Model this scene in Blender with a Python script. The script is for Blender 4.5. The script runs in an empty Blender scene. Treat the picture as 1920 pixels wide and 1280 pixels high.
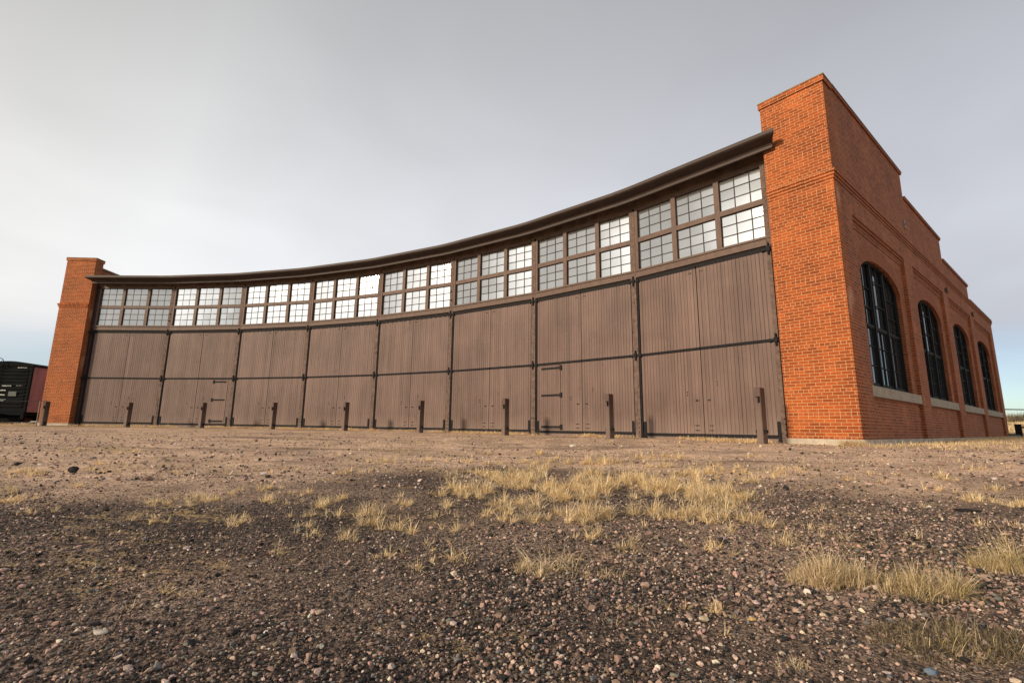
import bpy, math, random
import numpy as np
from mathutils import Matrix, Vector
random.seed(7); rng = np.random.default_rng(11)
SC = bpy.context.scene
COL = SC.collection

# ------------------------------------------------------------------ camera
CAM_H = 0.55
F_PX, PITCH, ROLL = 901.99, 0.177114, -0.0121917
cp, sp, cr, sr = math.cos(PITCH), math.sin(PITCH), math.cos(ROLL), math.sin(ROLL)
R0 = Vector((1, 0, 0)); U0 = Vector((0, -sp, cp)); FW = Vector((0, cp, sp))
RT = R0 * cr - U0 * sr; UP = R0 * sr + U0 * cr
cam_d = bpy.data.cameras.new('camera'); cam = bpy.data.objects.new('camera', cam_d); COL.objects.link(cam)
m = Matrix((RT, UP, -FW)).transposed().to_4x4(); m.translation = (0, 0, CAM_H)
cam.matrix_world = m
cam_d.sensor_width = 36; cam_d.lens = F_PX / 1920 * 36; cam_d.clip_start = 0.02; cam_d.clip_end = 5000
SC.camera = cam

# ------------------------------------------------------------------ sun + sky
SUN_AZ = Vector((-0.84, -0.54, 0)).normalized(); SUN_EL = math.radians(20.5)
sdir = Vector((SUN_AZ.x * math.cos(SUN_EL), SUN_AZ.y * math.cos(SUN_EL), math.sin(SUN_EL)))
sun_d = bpy.data.lights.new('sun', 'SUN'); sun = bpy.data.objects.new('sun', sun_d); COL.objects.link(sun)
sun_d.energy = 4.1; sun_d.angle = math.radians(7.0); sun_d.color = (1.0, 0.80, 0.58)
sun.rotation_euler = sdir.to_track_quat('Z', 'Y').to_euler(); sun.location = (-30, -20, 30)

W = bpy.data.worlds.new('World'); SC.world = W; W.use_nodes = True
nt = W.node_tree; nt.nodes.clear()
def N(t, typ, **kw):
    n = t.nodes.new(typ)
    for k, v in kw.items(): setattr(n, k, v)
    return n
def MATH(t, op, a, b=None, c=None, clamp=False):
    n = t.nodes.new('ShaderNodeMath'); n.operation = op; n.use_clamp = clamp
    for i, v in enumerate((a, b, c)):
        if v is None: continue
        if isinstance(v, (int, float)): n.inputs[i].default_value = v
        else: t.links.new(v, n.inputs[i])
    return n.outputs[0]
def RAMP(t, fac, stops, interp='LINEAR'):
    n = t.nodes.new('ShaderNodeValToRGB'); n.color_ramp.interpolation = interp
    e = n.color_ramp.elements
    while len(e) < len(stops): e.new(0.5)
    for el, (p, c) in zip(e, stops):
        el.position = p; el.color = (*c, 1) if len(c) == 3 else c
    t.links.new(fac, n.inputs[0]); return n.outputs[0]
def MIX(t, fac, a, b, mode='MIX'):
    n = t.nodes.new('ShaderNodeMix'); n.data_type = 'RGBA'; n.blend_type = mode
    for i, v in ((0, fac), (6, a), (7, b)):
        if isinstance(v, (int, float)): n.inputs[i].default_value = v
        elif isinstance(v, tuple): n.inputs[i].default_value = (*v, 1) if len(v) == 3 else v
        else: t.links.new(v, n.inputs[i])
    return n.outputs[2]
def NOISE(t, vec, scale, detail=4, rough=0.55, dist=0.0):
    n = t.nodes.new('ShaderNodeTexNoise'); n.inputs['Scale'].default_value = scale
    n.inputs['Detail'].default_value = detail; n.inputs['Roughness'].default_value = rough
    n.inputs['Distortion'].default_value = dist
    if vec is not None: t.links.new(vec, n.inputs['Vector'])
    return n.outputs[0]
sky = N(nt, 'ShaderNodeTexSky', sky_type='NISHITA'); sky.sun_disc = False
sky.sun_elevation = SUN_EL; sky.sun_rotation = math.atan2(SUN_AZ.x, SUN_AZ.y)
tc = N(nt, 'ShaderNodeTexCoord')
sep = N(nt, 'ShaderNodeSeparateXYZ'); nt.links.new(tc.outputs['Generated'], sep.inputs[0])
dot = N(nt, 'ShaderNodeVectorMath', operation='DOT_PRODUCT'); nt.links.new(tc.outputs['Generated'], dot.inputs[0])
gd = Vector((-0.86, -0.47, 0.26)).normalized(); dot.inputs[1].default_value = gd
# cloud deck projected on a plane overhead so that streaks crowd towards the horizon
zc = MATH(nt, 'ADD', MATH(nt, 'MAXIMUM', sep.outputs[2], 0.0), 0.16)
comb = N(nt, 'ShaderNodeCombineXYZ')
nt.links.new(MATH(nt, 'DIVIDE', sep.outputs[0], zc), comb.inputs[0]); nt.links.new(MATH(nt, 'DIVIDE', sep.outputs[1], zc), comb.inputs[1])
n1 = NOISE(nt, comb.outputs[0], 0.55, 3, 0.42, 0.35)
n2 = NOISE(nt, comb.outputs[0], 1.9, 4, 0.45, 0.5)
glow = RAMP(nt, MATH(nt, 'MULTIPLY_ADD', dot.outputs['Value'], 0.5, 0.5),
            [(0.0, (.52,) * 3), (0.14, (.60,) * 3), (0.30, (.70,) * 3), (0.48, (.76,) * 3), (0.62, (.82,) * 3), (0.80, (.60,) * 3), (0.9, (.46,) * 3), (1.0, (.46,) * 3)])
elev = RAMP(nt, sep.outputs[2], [(0.0, (.90,) * 3), (0.18, (1.05,) * 3), (0.35, (1.0,) * 3), (0.50, (.82,) * 3), (0.62, (.69,) * 3), (0.74, (.57,) * 3), (0.87, (.46,) * 3), (1.0, (.42,) * 3)])
gl = N(nt, 'ShaderNodeSeparateColor'); nt.links.new(glow, gl.inputs[0])
el = N(nt, 'ShaderNodeSeparateColor'); nt.links.new(elev, el.inputs[0])
lum = MATH(nt, 'MULTIPLY', gl.outputs[0], el.outputs[0])
lum = MATH(nt, 'MULTIPLY', lum, MATH(nt, 'MULTIPLY_ADD', n1, 0.50, 0.76))
lum = MATH(nt, 'MULTIPLY', lum, MATH(nt, 'MULTIPLY_ADD', n2, 0.22, 0.89))
# the veiled sun brightens a long low bank of cloud behind the viewer's left shoulder
hv = N(nt, 'ShaderNodeVectorMath', operation='MULTIPLY'); nt.links.new(tc.outputs['Generated'], hv.inputs[0]); hv.inputs[1].default_value = (1, 1, 0)
hn = N(nt, 'ShaderNodeVectorMath', operation='NORMALIZE'); nt.links.new(hv.outputs[0], hn.inputs[0])
hd = N(nt, 'ShaderNodeVectorMath', operation='DOT_PRODUCT'); nt.links.new(hn.outputs[0], hd.inputs[0]); hd.inputs[1].default_value = Vector((-.83, -.557, 0)).normalized()
azr = RAMP(nt, hd.outputs['Value'], [(0.84, (0,) * 3), (0.93, (.12,) * 3), (0.966, (.14,) * 3), (0.984, (.85,) * 3), (1.0, (1,) * 3)])
zr_ = RAMP(nt, sep.outputs[2], [(0.0, (.5,) * 3), (0.12, (.62,) * 3), (0.20, (1,) * 3), (0.37, (1,) * 3), (0.46, (.22,) * 3), (0.7, (.1,) * 3)])
gz = N(nt, 'ShaderNodeSeparateColor'); nt.links.new(MIX(nt, 1.0, azr, zr_, 'MULTIPLY'), gz.inputs[0])
lum = MATH(nt, 'MULTIPLY', lum, MATH(nt, 'MULTIPLY_ADD', gz.outputs[0], 3.0, 1.0))
tint = RAMP(nt, MATH(nt, 'MULTIPLY_ADD', dot.outputs['Value'], 0.5, 0.5), [(0.0, (.93, .97, 1.08)), (0.45, (.965, .98, 1.03)), (0.65, (1.0, 1.0, 1.0)), (1.0, (1.04, 1.0, .95))])
ccol = MIX(nt, 1.0, tint, (1, 1, 1), 'MULTIPLY')
sc_ = N(nt, 'ShaderNodeVectorMath', operation='SCALE'); nt.links.new(ccol, sc_.inputs[0])
nt.links.new(MATH(nt, 'MULTIPLY', lum, 10.0), sc_.inputs['Scale'])
# thin gap of clear sky low on the horizon
gap = RAMP(nt, MATH(nt, 'ADD', sep.outputs[2], MATH(nt, 'MULTIPLY_ADD', n1, 0.16, -0.08)), [(0.03, (.95,) * 3), (0.16, (.0,) * 3)], 'EASE')
gs = N(nt, 'ShaderNodeSeparateColor'); nt.links.new(gap, gs.inputs[0])
clr = N(nt, 'ShaderNodeVectorMath', operation='MULTIPLY'); nt.links.new(sky.outputs[0], clr.inputs[0]); clr.inputs[1].default_value = (1.05, 1.22, 1.45)
skyc = MIX(nt, gs.outputs[0], sc_.outputs[0], clr.outputs[0])
bg = N(nt, 'ShaderNodeBackground'); bg.inputs['Strength'].default_value = 0.1
nt.links.new(skyc, bg.inputs[0])
wo = N(nt, 'ShaderNodeOutputWorld'); nt.links.new(bg.outputs[0], wo.inputs[0])
SC.view_settings.view_transform = 'Standard'; SC.view_settings.look = 'None'
SC.view_settings.exposure = 0.14; SC.view_settings.gamma = 1.0

# ------------------------------------------------------------------ numpy noise + terrain
def vnoise(x, y, seed=0):
    x = np.asarray(x, float); y = np.asarray(y, float)
    xi = np.floor(x).astype(np.int64); yi = np.floor(y).astype(np.int64); xf = x - xi; yf = y - yi
    def h(a, b):
        v = (a * 374761393 + b * 668265263 + seed * 974634777) & 0xffffffff
        v = ((v ^ (v >> 13)) * 1274126177) & 0xffffffff
        return ((v ^ (v >> 16)) & 0xffff) / 65535.0
    u = xf * xf * (3 - 2 * xf); v = yf * yf * (3 - 2 * yf)
    return (h(xi, yi) * (1 - u) + h(xi + 1, yi) * u) * (1 - v) + (h(xi, yi + 1) * (1 - u) + h(xi + 1, yi + 1) * u) * v - 0.5
def sstep(a, b, x):
    t = np.clip((x - a) / (b - a), 0, 1); return t * t * (3 - 2 * t)
def ground_z(x, y):
    x = np.asarray(x, float); y = np.asarray(y, float)
    base = 0.25 + np.clip(0.009 * (y - 10), 0, 0.16)
    r = np.hypot(x, np.maximum(y, 0))
    z = base * sstep(1.0, 11.5, r)
    near = np.exp(-r / 6.0)
    z = z + 0.05 * vnoise(x * 0.55, y * 0.55, 1) * (0.3 + 0.7 * near) + 0.022 * vnoise(x * 1.9, y * 1.9, 2) + 0.012 * vnoise(x * 6, y * 6, 3) + 0.006 * vnoise(x * 17, y * 17, 4) * near
    # low grassy rise far off to the right, and land falling level elsewhere
    z = z + 3.2 * sstep(40, 110, x * 0.72 + y * 0.7) * sstep(-0.1, 0.5, (x - 0.55 * y) / (np.abs(x) + np.abs(y) + 1))
    return z
def pale(x, y):
    """1 on the bare pinkish dirt before the doors, 0 on the dark ballast"""
    k = x / np.maximum(y, .3); r = y + .15 * np.abs(x)
    b = 4.9 - .7 * sstep(-.25, -.9, k) - 1.0 * sstep(.15, .8, k)
    nn = 4.4 * vnoise(x * .30 + 9, y * .42, 61) + 2.6 * vnoise(x * .9, y * 1.1 + 4, 62) + 1.3 * vnoise(x * 2.7, y * 2.7, 63)
    return sstep(-2.4, 2.2, r - b + nn) * (.78 + .22 * sstep(3, 7, r))
def at(px, py, n=40):
    """point of the ground seen along a direction of view (1920 x 1280 raster)"""
    v = FW + RT * ((px - 960) / F_PX) - UP * ((py - 640) / F_PX)
    t = 0.0; step = 0.02; 
    z0 = 0.0
    for _ in range(n):
        # fixed-point: z of ground at the current hit
        t = (z0 - CAM_H) / v.z if v.z < -1e-4 else 60
        t = min(t, 90)
        z0 = z0 * 0.5 + 0.5 * float(ground_z(v.x * t, v.y * t))
    return v.x * t, v.y * t, z0

# ------------------------------------------------------------------ mesh helpers
class MB:
    def __init__(s): s.v = []; s.f = []; s.uv = []; s.mi = []
    def face(s, pts, uvs=None, mi=0):
        b = len(s.v); s.v += [tuple(p) for p in pts]; s.f.append(tuple(range(b, b + len(pts))))
        s.uv += uvs if uvs else [(p[0], p[2]) for p in pts]; s.mi.append(mi)
    def hexa(s, c, fr, uvo=(0, 0), mi=0):
        """c: 8 local corners (bottom 4 ccw, top 4 ccw); fr: Frame. UVs in metres from the local coordinates."""
        for q in ((0, 3, 2, 1), (4, 5, 6, 7), (0, 1, 5, 4), (1, 2, 6, 5), (2, 3, 7, 6), (3, 0, 4, 7)):
            P = [Vector(c[i]) for i in q]
            nn = (P[1] - P[0]).cross(P[2] - P[0])
            a = [abs(k) for k in nn]
            if a[2] >= a[0] and a[2] >= a[1]: uv = [(p.x + uvo[0], p.y + uvo[1]) for p in P]
            elif a[1] >= a[0]: uv = [(p.x + uvo[0], p.z + uvo[1]) for p in P]
            else: uv = [(p.y + uvo[0] + 0.05, p.z + uvo[1]) for p in P]
            s.face([fr.w(p) for p in P], uv, mi)
    def box(s, fr, x0, x1, y0, y1, z0, z1, uvo=(0, 0), mi=0):
        s.hexa([(x0, y0, z0), (x1, y0, z0), (x1, y1, z0), (x0, y1, z0), (x0, y0, z1), (x1, y0, z1), (x1, y1, z1), (x0, y1, z1)], fr, uvo, mi)
    def bbox(s, fr, x0, x1, y0, y1, z0, z1, b=0.006, mi=0):
        """box with bevelled vertical edges and top rim"""
        rings = []
        for (z, i) in ((z0, 0), (z1 - b, 0), (z1, b)):
            X0, X1, Y0, Y1 = x0 + i, x1 - i, y0 + i, y1 - i
            rings.append([(X0 + b, Y0, z), (X1 - b, Y0, z), (X1, Y0 + b, z), (X1, Y1 - b, z), (X1 - b, Y1, z), (X0 + b, Y1, z), (X0, Y1 - b, z), (X0, Y0 + b, z)])
        for a, c in zip(rings, rings[1:]):
            for k in range(8):
                l = (k + 1) % 8
                P = [a[k], a[l], c[l], c[k]]
                uv = [((p[0] + p[1]), p[2]) for p in P]
                s.face([fr.w(Vector(p)) for p in P], uv, mi)
        s.face([fr.w(Vector(p)) for p in rings[-1]], [(p[0], p[1]) for p in rings[-1]], mi)
        s.face([fr.w(Vector(p)) for p in rings[0][::-1]], [(p[0], p[1]) for p in rings[0]], mi)
    def tube(s, pts, r, seg=8, mi=0, cap=True):
        pts = [Vector(p) for p in pts]; rs = r if isinstance(r, (list, tuple)) else [r] * len(pts)
        rings = []
        for i, p in enumerate(pts):
            d = (pts[min(i + 1, len(pts) - 1)] - pts[max(i - 1, 0)]).normalized()
            a = d.orthogonal().normalized() if i == 0 else (rings_a - d * rings_a.dot(d)).normalized()
            rings_a = a; b = d.cross(a)
            rings.append([p + (a * math.cos(2 * math.pi * k / seg) + b * math.sin(2 * math.pi * k / seg)) * rs[i] for k in range(seg)])
        for A, B in zip(rings, rings[1:]):
            for k in range(seg):
                l = (k + 1) % seg; s.face([A[k], A[l], B[l], B[k]], [(k / seg, 0), (l / seg, 0), (l / seg, 1), (k / seg, 1)], mi)
        if cap: s.face(rings[0][::-1], None, mi); s.face(rings[-1], None, mi)
    def build(s, name, mats, parent=None, loc=None, smooth=False):
        org = root_loc(parent) if parent is not None else Vector(loc or (0, 0, 0))
        me = bpy.data.meshes.new(name)
        me.from_pydata([(p[0] - org[0], p[1] - org[1], p[2] - org[2]) for p in s.v], [], s.f)
        if not isinstance(mats, (list, tuple)): mats = [mats]
        for mm in mats: me.materials.append(mm)
        me.polygons.foreach_set('material_index', s.mi)
        ul = me.uv_layers.new(name='UVMap'); ul.data.foreach_set('uv', [c for uv in s.uv for c in uv])
        if smooth: me.polygons.foreach_set('use_smooth', [True] * len(me.polygons))
        me.update()
        o = bpy.data.objects.new(name, me); COL.objects.link(o)
        if parent is not None: o.parent = parent
        else: o.location = org
        return o
def root_loc(o):
    v = Vector((0, 0, 0))
    while o is not None: v += o.location; o = o.parent
    return v
class Frame:
    def __init__(s, o, ex, ey): s.o = Vector(o); s.ex = Vector(ex); s.ey = Vector(ey)
    def w(s, p): return s.o + s.ex * p[0] + s.ey * p[1] + Vector((0, 0, p[2]))
ID = Frame((0, 0, 0), (1, 0, 0), (0, 1, 0))
def tag(o, label=None, cat=None, group=None, kind=None):
    if label: o['label'] = label
    if cat: o['category'] = cat
    if group: o['group'] = group
    if kind: o['kind'] = kind
    return o
def empty(name, loc, rz=0):
    o = bpy.data.objects.new(name, None); COL.objects.link(o); o.location = loc; o.rotation_euler = (0, 0, rz); o.empty_display_size = 0.2
    return o

# ------------------------------------------------------------------ materials
def newmat(name):
    M = bpy.data.materials.new(name); M.use_nodes = True; t = M.node_tree
    return M, t, t.nodes['Principled BSDF']
def bump(t, p, h, strength, dist):
    b = N(t, 'ShaderNodeBump'); b.inputs['Strength'].default_value = strength; b.inputs['Distance'].default_value = dist
    t.links.new(h, b.inputs['Height']); t.links.new(b.outputs[0], p.inputs['Normal'])
def uvn(t):
    n = N(t, 'ShaderNodeUVMap'); n.uv_map = 'UVMap'; return n.outputs[0]
def objn(t): return N(t, 'ShaderNodeTexCoord').outputs['Object']

def brick_mat(name, c1, c2, mortar, stain=True, ms=.0052):
    M, t, p = newmat(name); uv = uvn(t)
    bt = N(t, 'ShaderNodeTexBrick'); bt.offset = 0.5; bt.offset_frequency = 2; bt.squash = 0.5; bt.squash_frequency = 7
    t.links.new(uv, bt.inputs['Vector'])
    bt.inputs['Scale'].default_value = 1.0; bt.inputs['Brick Width'].default_value = 0.212; bt.inputs['Row Height'].default_value = 0.0748
    bt.inputs['Mortar Size'].default_value = ms; bt.inputs['Mortar Smooth'].default_value = 0.25; bt.inputs['Bias'].default_value = 0.0
    bt.inputs['Color1'].default_value = (0, 0, 0, 1); bt.inputs['Color2'].default_value = (1, 1, 1, 1); bt.inputs['Mortar'].default_value = (0.5, 0.5, 0.5, 1)
    var = RAMP(t, bt.outputs['Color'], [(0.0, c2), (0.05, tuple(x * .70 for x in c1)), (0.3, tuple(x * .88 for x in c1)), (0.7, c1), (1.0, tuple(min(x * 1.22, 1) for x in c1))])
    g = NOISE(t, uv, 34, 5, 0.7)
    big = NOISE(t, uv, 0.8, 4, 0.6)
    k = RAMP(t, big, [(0.32, (.84, .80, .80)), (0.62, (1.10, 1.12, 1.08))])
    col = MIX(t, 1.0, var, k, 'MULTIPLY')
    col = MIX(t, 1.0, col, RAMP(t, g, [(0.3, (.78,) * 3), (0.7, (1.16,) * 3)]), 'MULTIPLY')
    mp2 = N(t, 'ShaderNodeMapping'); t.links.new(uv, mp2.inputs[0]); mp2.inputs['Scale'].default_value = (2.0, .30, 1)
    col = MIX(t, 1.0, col, RAMP(t, NOISE(t, mp2.outputs[0], 1.0, 6, 0.65), [(0.33, (.78, .74, .74)), (0.52, (1, 1, 1)), (0.7, (1.12, 1.14, 1.12))]), 'MULTIPLY')
    mn = MIX(t, NOISE(t, uv, 2.2, 4, 0.6), tuple(x * .75 for x in mortar), tuple(min(1, x * 1.15) for x in mortar))
    col = MIX(t, bt.outputs['Fac'], col, mn)
    if stain:  # pale bloom of salts, two patches with a shape of their own
        sv = N(t, 'ShaderNodeSeparateXYZ'); t.links.new(uv, sv.inputs[0])
        tot = None
        for (su, sz, ru, rz) in ((0.22, 5.62, 0.16, 0.34), (0.30, 3.22, 0.26, 0.26), (0.2, 3.0, 0.14, 0.4)):
            a = MATH(t, 'DIVIDE', MATH(t, 'SUBTRACT', sv.outputs[0], su), ru); b = MATH(t, 'DIVIDE', MATH(t, 'SUBTRACT', sv.outputs[1], sz), rz)
            r = MATH(t, 'SQRT', MATH(t, 'ADD', MATH(t, 'MULTIPLY', a, a), MATH(t, 'MULTIPLY', b, b)))
            w = MATH(t, 'SUBTRACT', MATH(t, 'MULTIPLY_ADD', NOISE(t, uv, 9, 4, 0.6), 1.5, 0.35), r, clamp=True)
            tot = w if tot is None else MATH(t, 'MAXIMUM', tot, w)
        col = MIX(t, MATH(t, 'MULTIPLY', tot, 0.6), col, (.62, .36, .24))
    t.links.new(col, p.inputs['Base Color']); p.inputs['Roughness'].default_value = 0.88; p.inputs['Specular IOR Level'].default_value = 0.25
    h = MATH(t, 'ADD', MATH(t, 'MULTIPLY', bt.outputs['Fac'], -1.0), MATH(t, 'MULTIPLY', g, 0.35))
    bump(t, p, h, 0.6, 0.006)
    return M
def plain_mat(name, c, rough=0.8, var=0.25, scale=6, bmp=0.15, bscale=60, spec=0.3, coord='obj', metallic=0.0):
    M, t, p = newmat(name); v = objn(t) if coord == 'obj' else uvn(t)
    a = NOISE(t, v, scale, 6, 0.65)
    col = MIX(t, RAMP(t, a, [(0.3, (0,) * 3), (0.7, (1,) * 3)]), tuple(x * (1 - var) for x in c), tuple(min(1, x * (1 + var)) for x in c))
    t.links.new(col, p.inputs['Base Color']); p.inputs['Roughness'].default_value = rough; p.inputs['Specular IOR Level'].default_value = spec
    p.inputs['Metallic'].default_value = metallic
    bump(t, p, NOISE(t, v, bscale, 4, 0.7), bmp, 0.01)
    return M
def board_mat(name, c, width, streak=1.0):
    """painted vertical boards: each board its own tone, faint streaks along it, weather stains across"""
    M, t, p = newmat(name); uv = uvn(t)
    s = N(t, 'ShaderNodeSeparateXYZ'); t.links.new(uv, s.inputs[0])
    idx = MATH(t, 'FLOOR', MATH(t, 'DIVIDE', s.outputs[0], width))
    wn = N(t, 'ShaderNodeTexWhiteNoise', noise_dimensions='1D'); t.links.new(idx, wn.inputs['W'])
    mp = N(t, 'ShaderNodeMapping'); t.links.new(uv, mp.inputs[0]); mp.inputs['Scale'].default_value = (34, 1.2, 1)
    st = NOISE(t, mp.outputs[0], 1.0, 5, 0.65)
    big = NOISE(t, uv, 0.55, 5, 0.6, 0.3)
    k1 = RAMP(t, wn.outputs['Value'], [(0, (.88, .87, .87)), (0.5, (1, 1, 1)), (1, (1.10, 1.10, 1.10))])
    k2 = RAMP(t, st, [(0.3, (.92,) * 3), (0.7, (1.07,) * 3)])
    k3 = RAMP(t, big, [(0.3, (.80, .77, .76)), (0.5, (1.0, 1.0, 1.0)), (0.68, (1.16, 1.15, 1.14))])
    col = MIX(t, 1.0, MIX(t, 1.0, MIX(t, 1.0, c, k1, 'MULTIPLY'), k2, 'MULTIPLY'), k3, 'MULTIPLY')
    mp2 = N(t, 'ShaderNodeMapping'); t.links.new(uv, mp2.inputs[0]); mp2.inputs['Scale'].default_value = (2.4, .35, 1)
    k4 = RAMP(t, NOISE(t, mp2.outputs[0], 1.0, 5, 0.6), [(0.34, (.80, .78, .77)), (0.52, (1, 1, 1)), (0.70, (1.14, 1.14, 1.13))]); col = MIX(t, 1.0, col, k4, 'MULTIPLY')
    blot = RAMP(t, NOISE(t, uv, 1.7, 6, 0.7, .4), [(0.60, (1, 1, 1)), (0.70, (.80, .78, .78))]); col = MIX(t, 1.0, col, blot, 'MULTIPLY')
    # rain-washed dust low down
    hz = MATH(t, 'SUBTRACT', 1.0, MATH(t, 'DIVIDE', MATH(t, 'SUBTRACT', s.outputs[1], 0.35), 0.7), clamp=True)
    hz = MATH(t, 'MULTIPLY', hz, MATH(t, 'MULTIPLY', st, 0.45))
    col = MIX(t, hz, col, (.33, .26, .21))
    t.links.new(col, p.inputs['Base Color']); p.inputs['Roughness'].default_value = 0.62; p.inputs['Specular IOR Level'].default_value = 0.35
    bump(t, p, st, 0.25, 0.004)
    return M

BRICK = brick_mat('brick', (.315, .074, .0155), (.235, .055, .0155), (.50, .31, .18), ms=.0058)
BRICKS = brick_mat('brick_side', (.30, .088, .038), (.20, .060, .032), (.42, .27, .17), stain=False, ms=.0056)
DOORM = board_mat('door_paint', (.130, .084, .072), 0.0965)
TRIM = plain_mat('trim_paint', (.105, .066, .052), 0.6, 0.22, 5, 0.2, 50)
POSTM = plain_mat('weathered_post', (.120, .082, .068), 0.8, 0.45, 9, 0.6, 28)
DARKT = plain_mat('dark_trim', (.034, .022, .019), 0.7, 0.25, 4, 0.15, 50)
BOARDM = plain_mat('weathered_board', (.125, .083, .062), 0.85, 0.5, 3, 0.4, 30)
EAVEM = plain_mat('eave_paint', (.046, .030, .025), 0.6, 0.2, 4, 0.1, 40)
IRON = plain_mat('black_iron', (.014, .014, .017), 0.75, 0.3, 14, 0.2, 60, 0.15)
BLACK = plain_mat('dark_gap', (.012, .010, .010), 0.9, 0.2)
CONC = plain_mat('concrete', (.42, .37, .30), 0.9, 0.28, 3.5, 0.35, 45)
STONE = plain_mat('sill_stone', (.33, .28, .215), 0.85, 0.2, 5, 0.3, 50)
MUNT = plain_mat('muntin_paint', (.035, .024, .021), 0.7, 0.2)
SASHD = plain_mat('black_sash', (.016, .017, .019), 0.7, 0.2, spec=.15)
ROOFM = plain_mat('roofing', (.09, .085, .085), 0.9, 0.2)
COPEM = plain_mat('coping_metal', (.20, .18, .14), 0.5, 0.2, 3)
BOLLM = board_mat('bollard_paint', (.088, .053, .043), 0.5)
def glass_mat(name, tint, refl, rough=0.02):
    M, t, p = newmat(name); v = objn(t)
    p.inputs['Base Color'].default_value = (*tint, 1); p.inputs['Roughness'].default_value = rough; p.inputs['Metallic'].default_value = refl
    k = NOISE(t, v, 1.1, 5, 0.6)
    col = MIX(t, k, tuple(x * .80 for x in tint), tuple(min(1, x * 1.12) for x in tint)); t.links.new(col, p.inputs['Base Color'])
    bump(t, p, NOISE(t, v, 1.6, 1, 0.5), 0.05, 0.02)
    return M
GLASS = glass_mat('window_glass', (.56, .58, .585), 0.86, 0.07)
GLASSD = glass_mat('dark_glass', (.030, .033, .036), 0.0, 0.015); GLASSD.node_tree.nodes['Principled BSDF'].inputs['IOR'].default_value = 1.28

# ------------------------------------------------------------------ the roundhouse
P = [Vector(p) for p in ((-21.8991, 24.6692, 0), (-17.8502, 24.5717, 0), (-13.8386, 24.0156, 0), (-9.916, 23.008, 0), (-6.1329, 21.562, 0), (-2.5383, 19.6961, 0), (0.8215, 17.4346, 0), (3.903, 14.8065, 0), (6.6665, 11.8459, 0))]
OC = Vector((-20.7312, -10.9578, 0)); RAD = 35.646
H = CAM_H
def zb(i): return H + (-0.079 - 0.0211 * i) - 0.0   # foot of the doors at post i
root = tag(empty('roundhouse', (P[4].x, P[4].y, 0.4)), 'curved roundhouse with eight bays of brown board doors between two orange brick ends', 'building')
Z = lambda r: r + H
bays = []
for i in range(8):
    a, b = P[i], P[i + 1]; ex = (b - a).normalized(); ey = Vector((ex.y, -ex.x, 0))
    if ey.dot(-a) < 0: ey = -ey
    bays.append(Frame(a, ex, ey))
CH = 4.05
Z_STRAP0, Z_STRAP1 = Z(2.215), Z(2.28)
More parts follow.
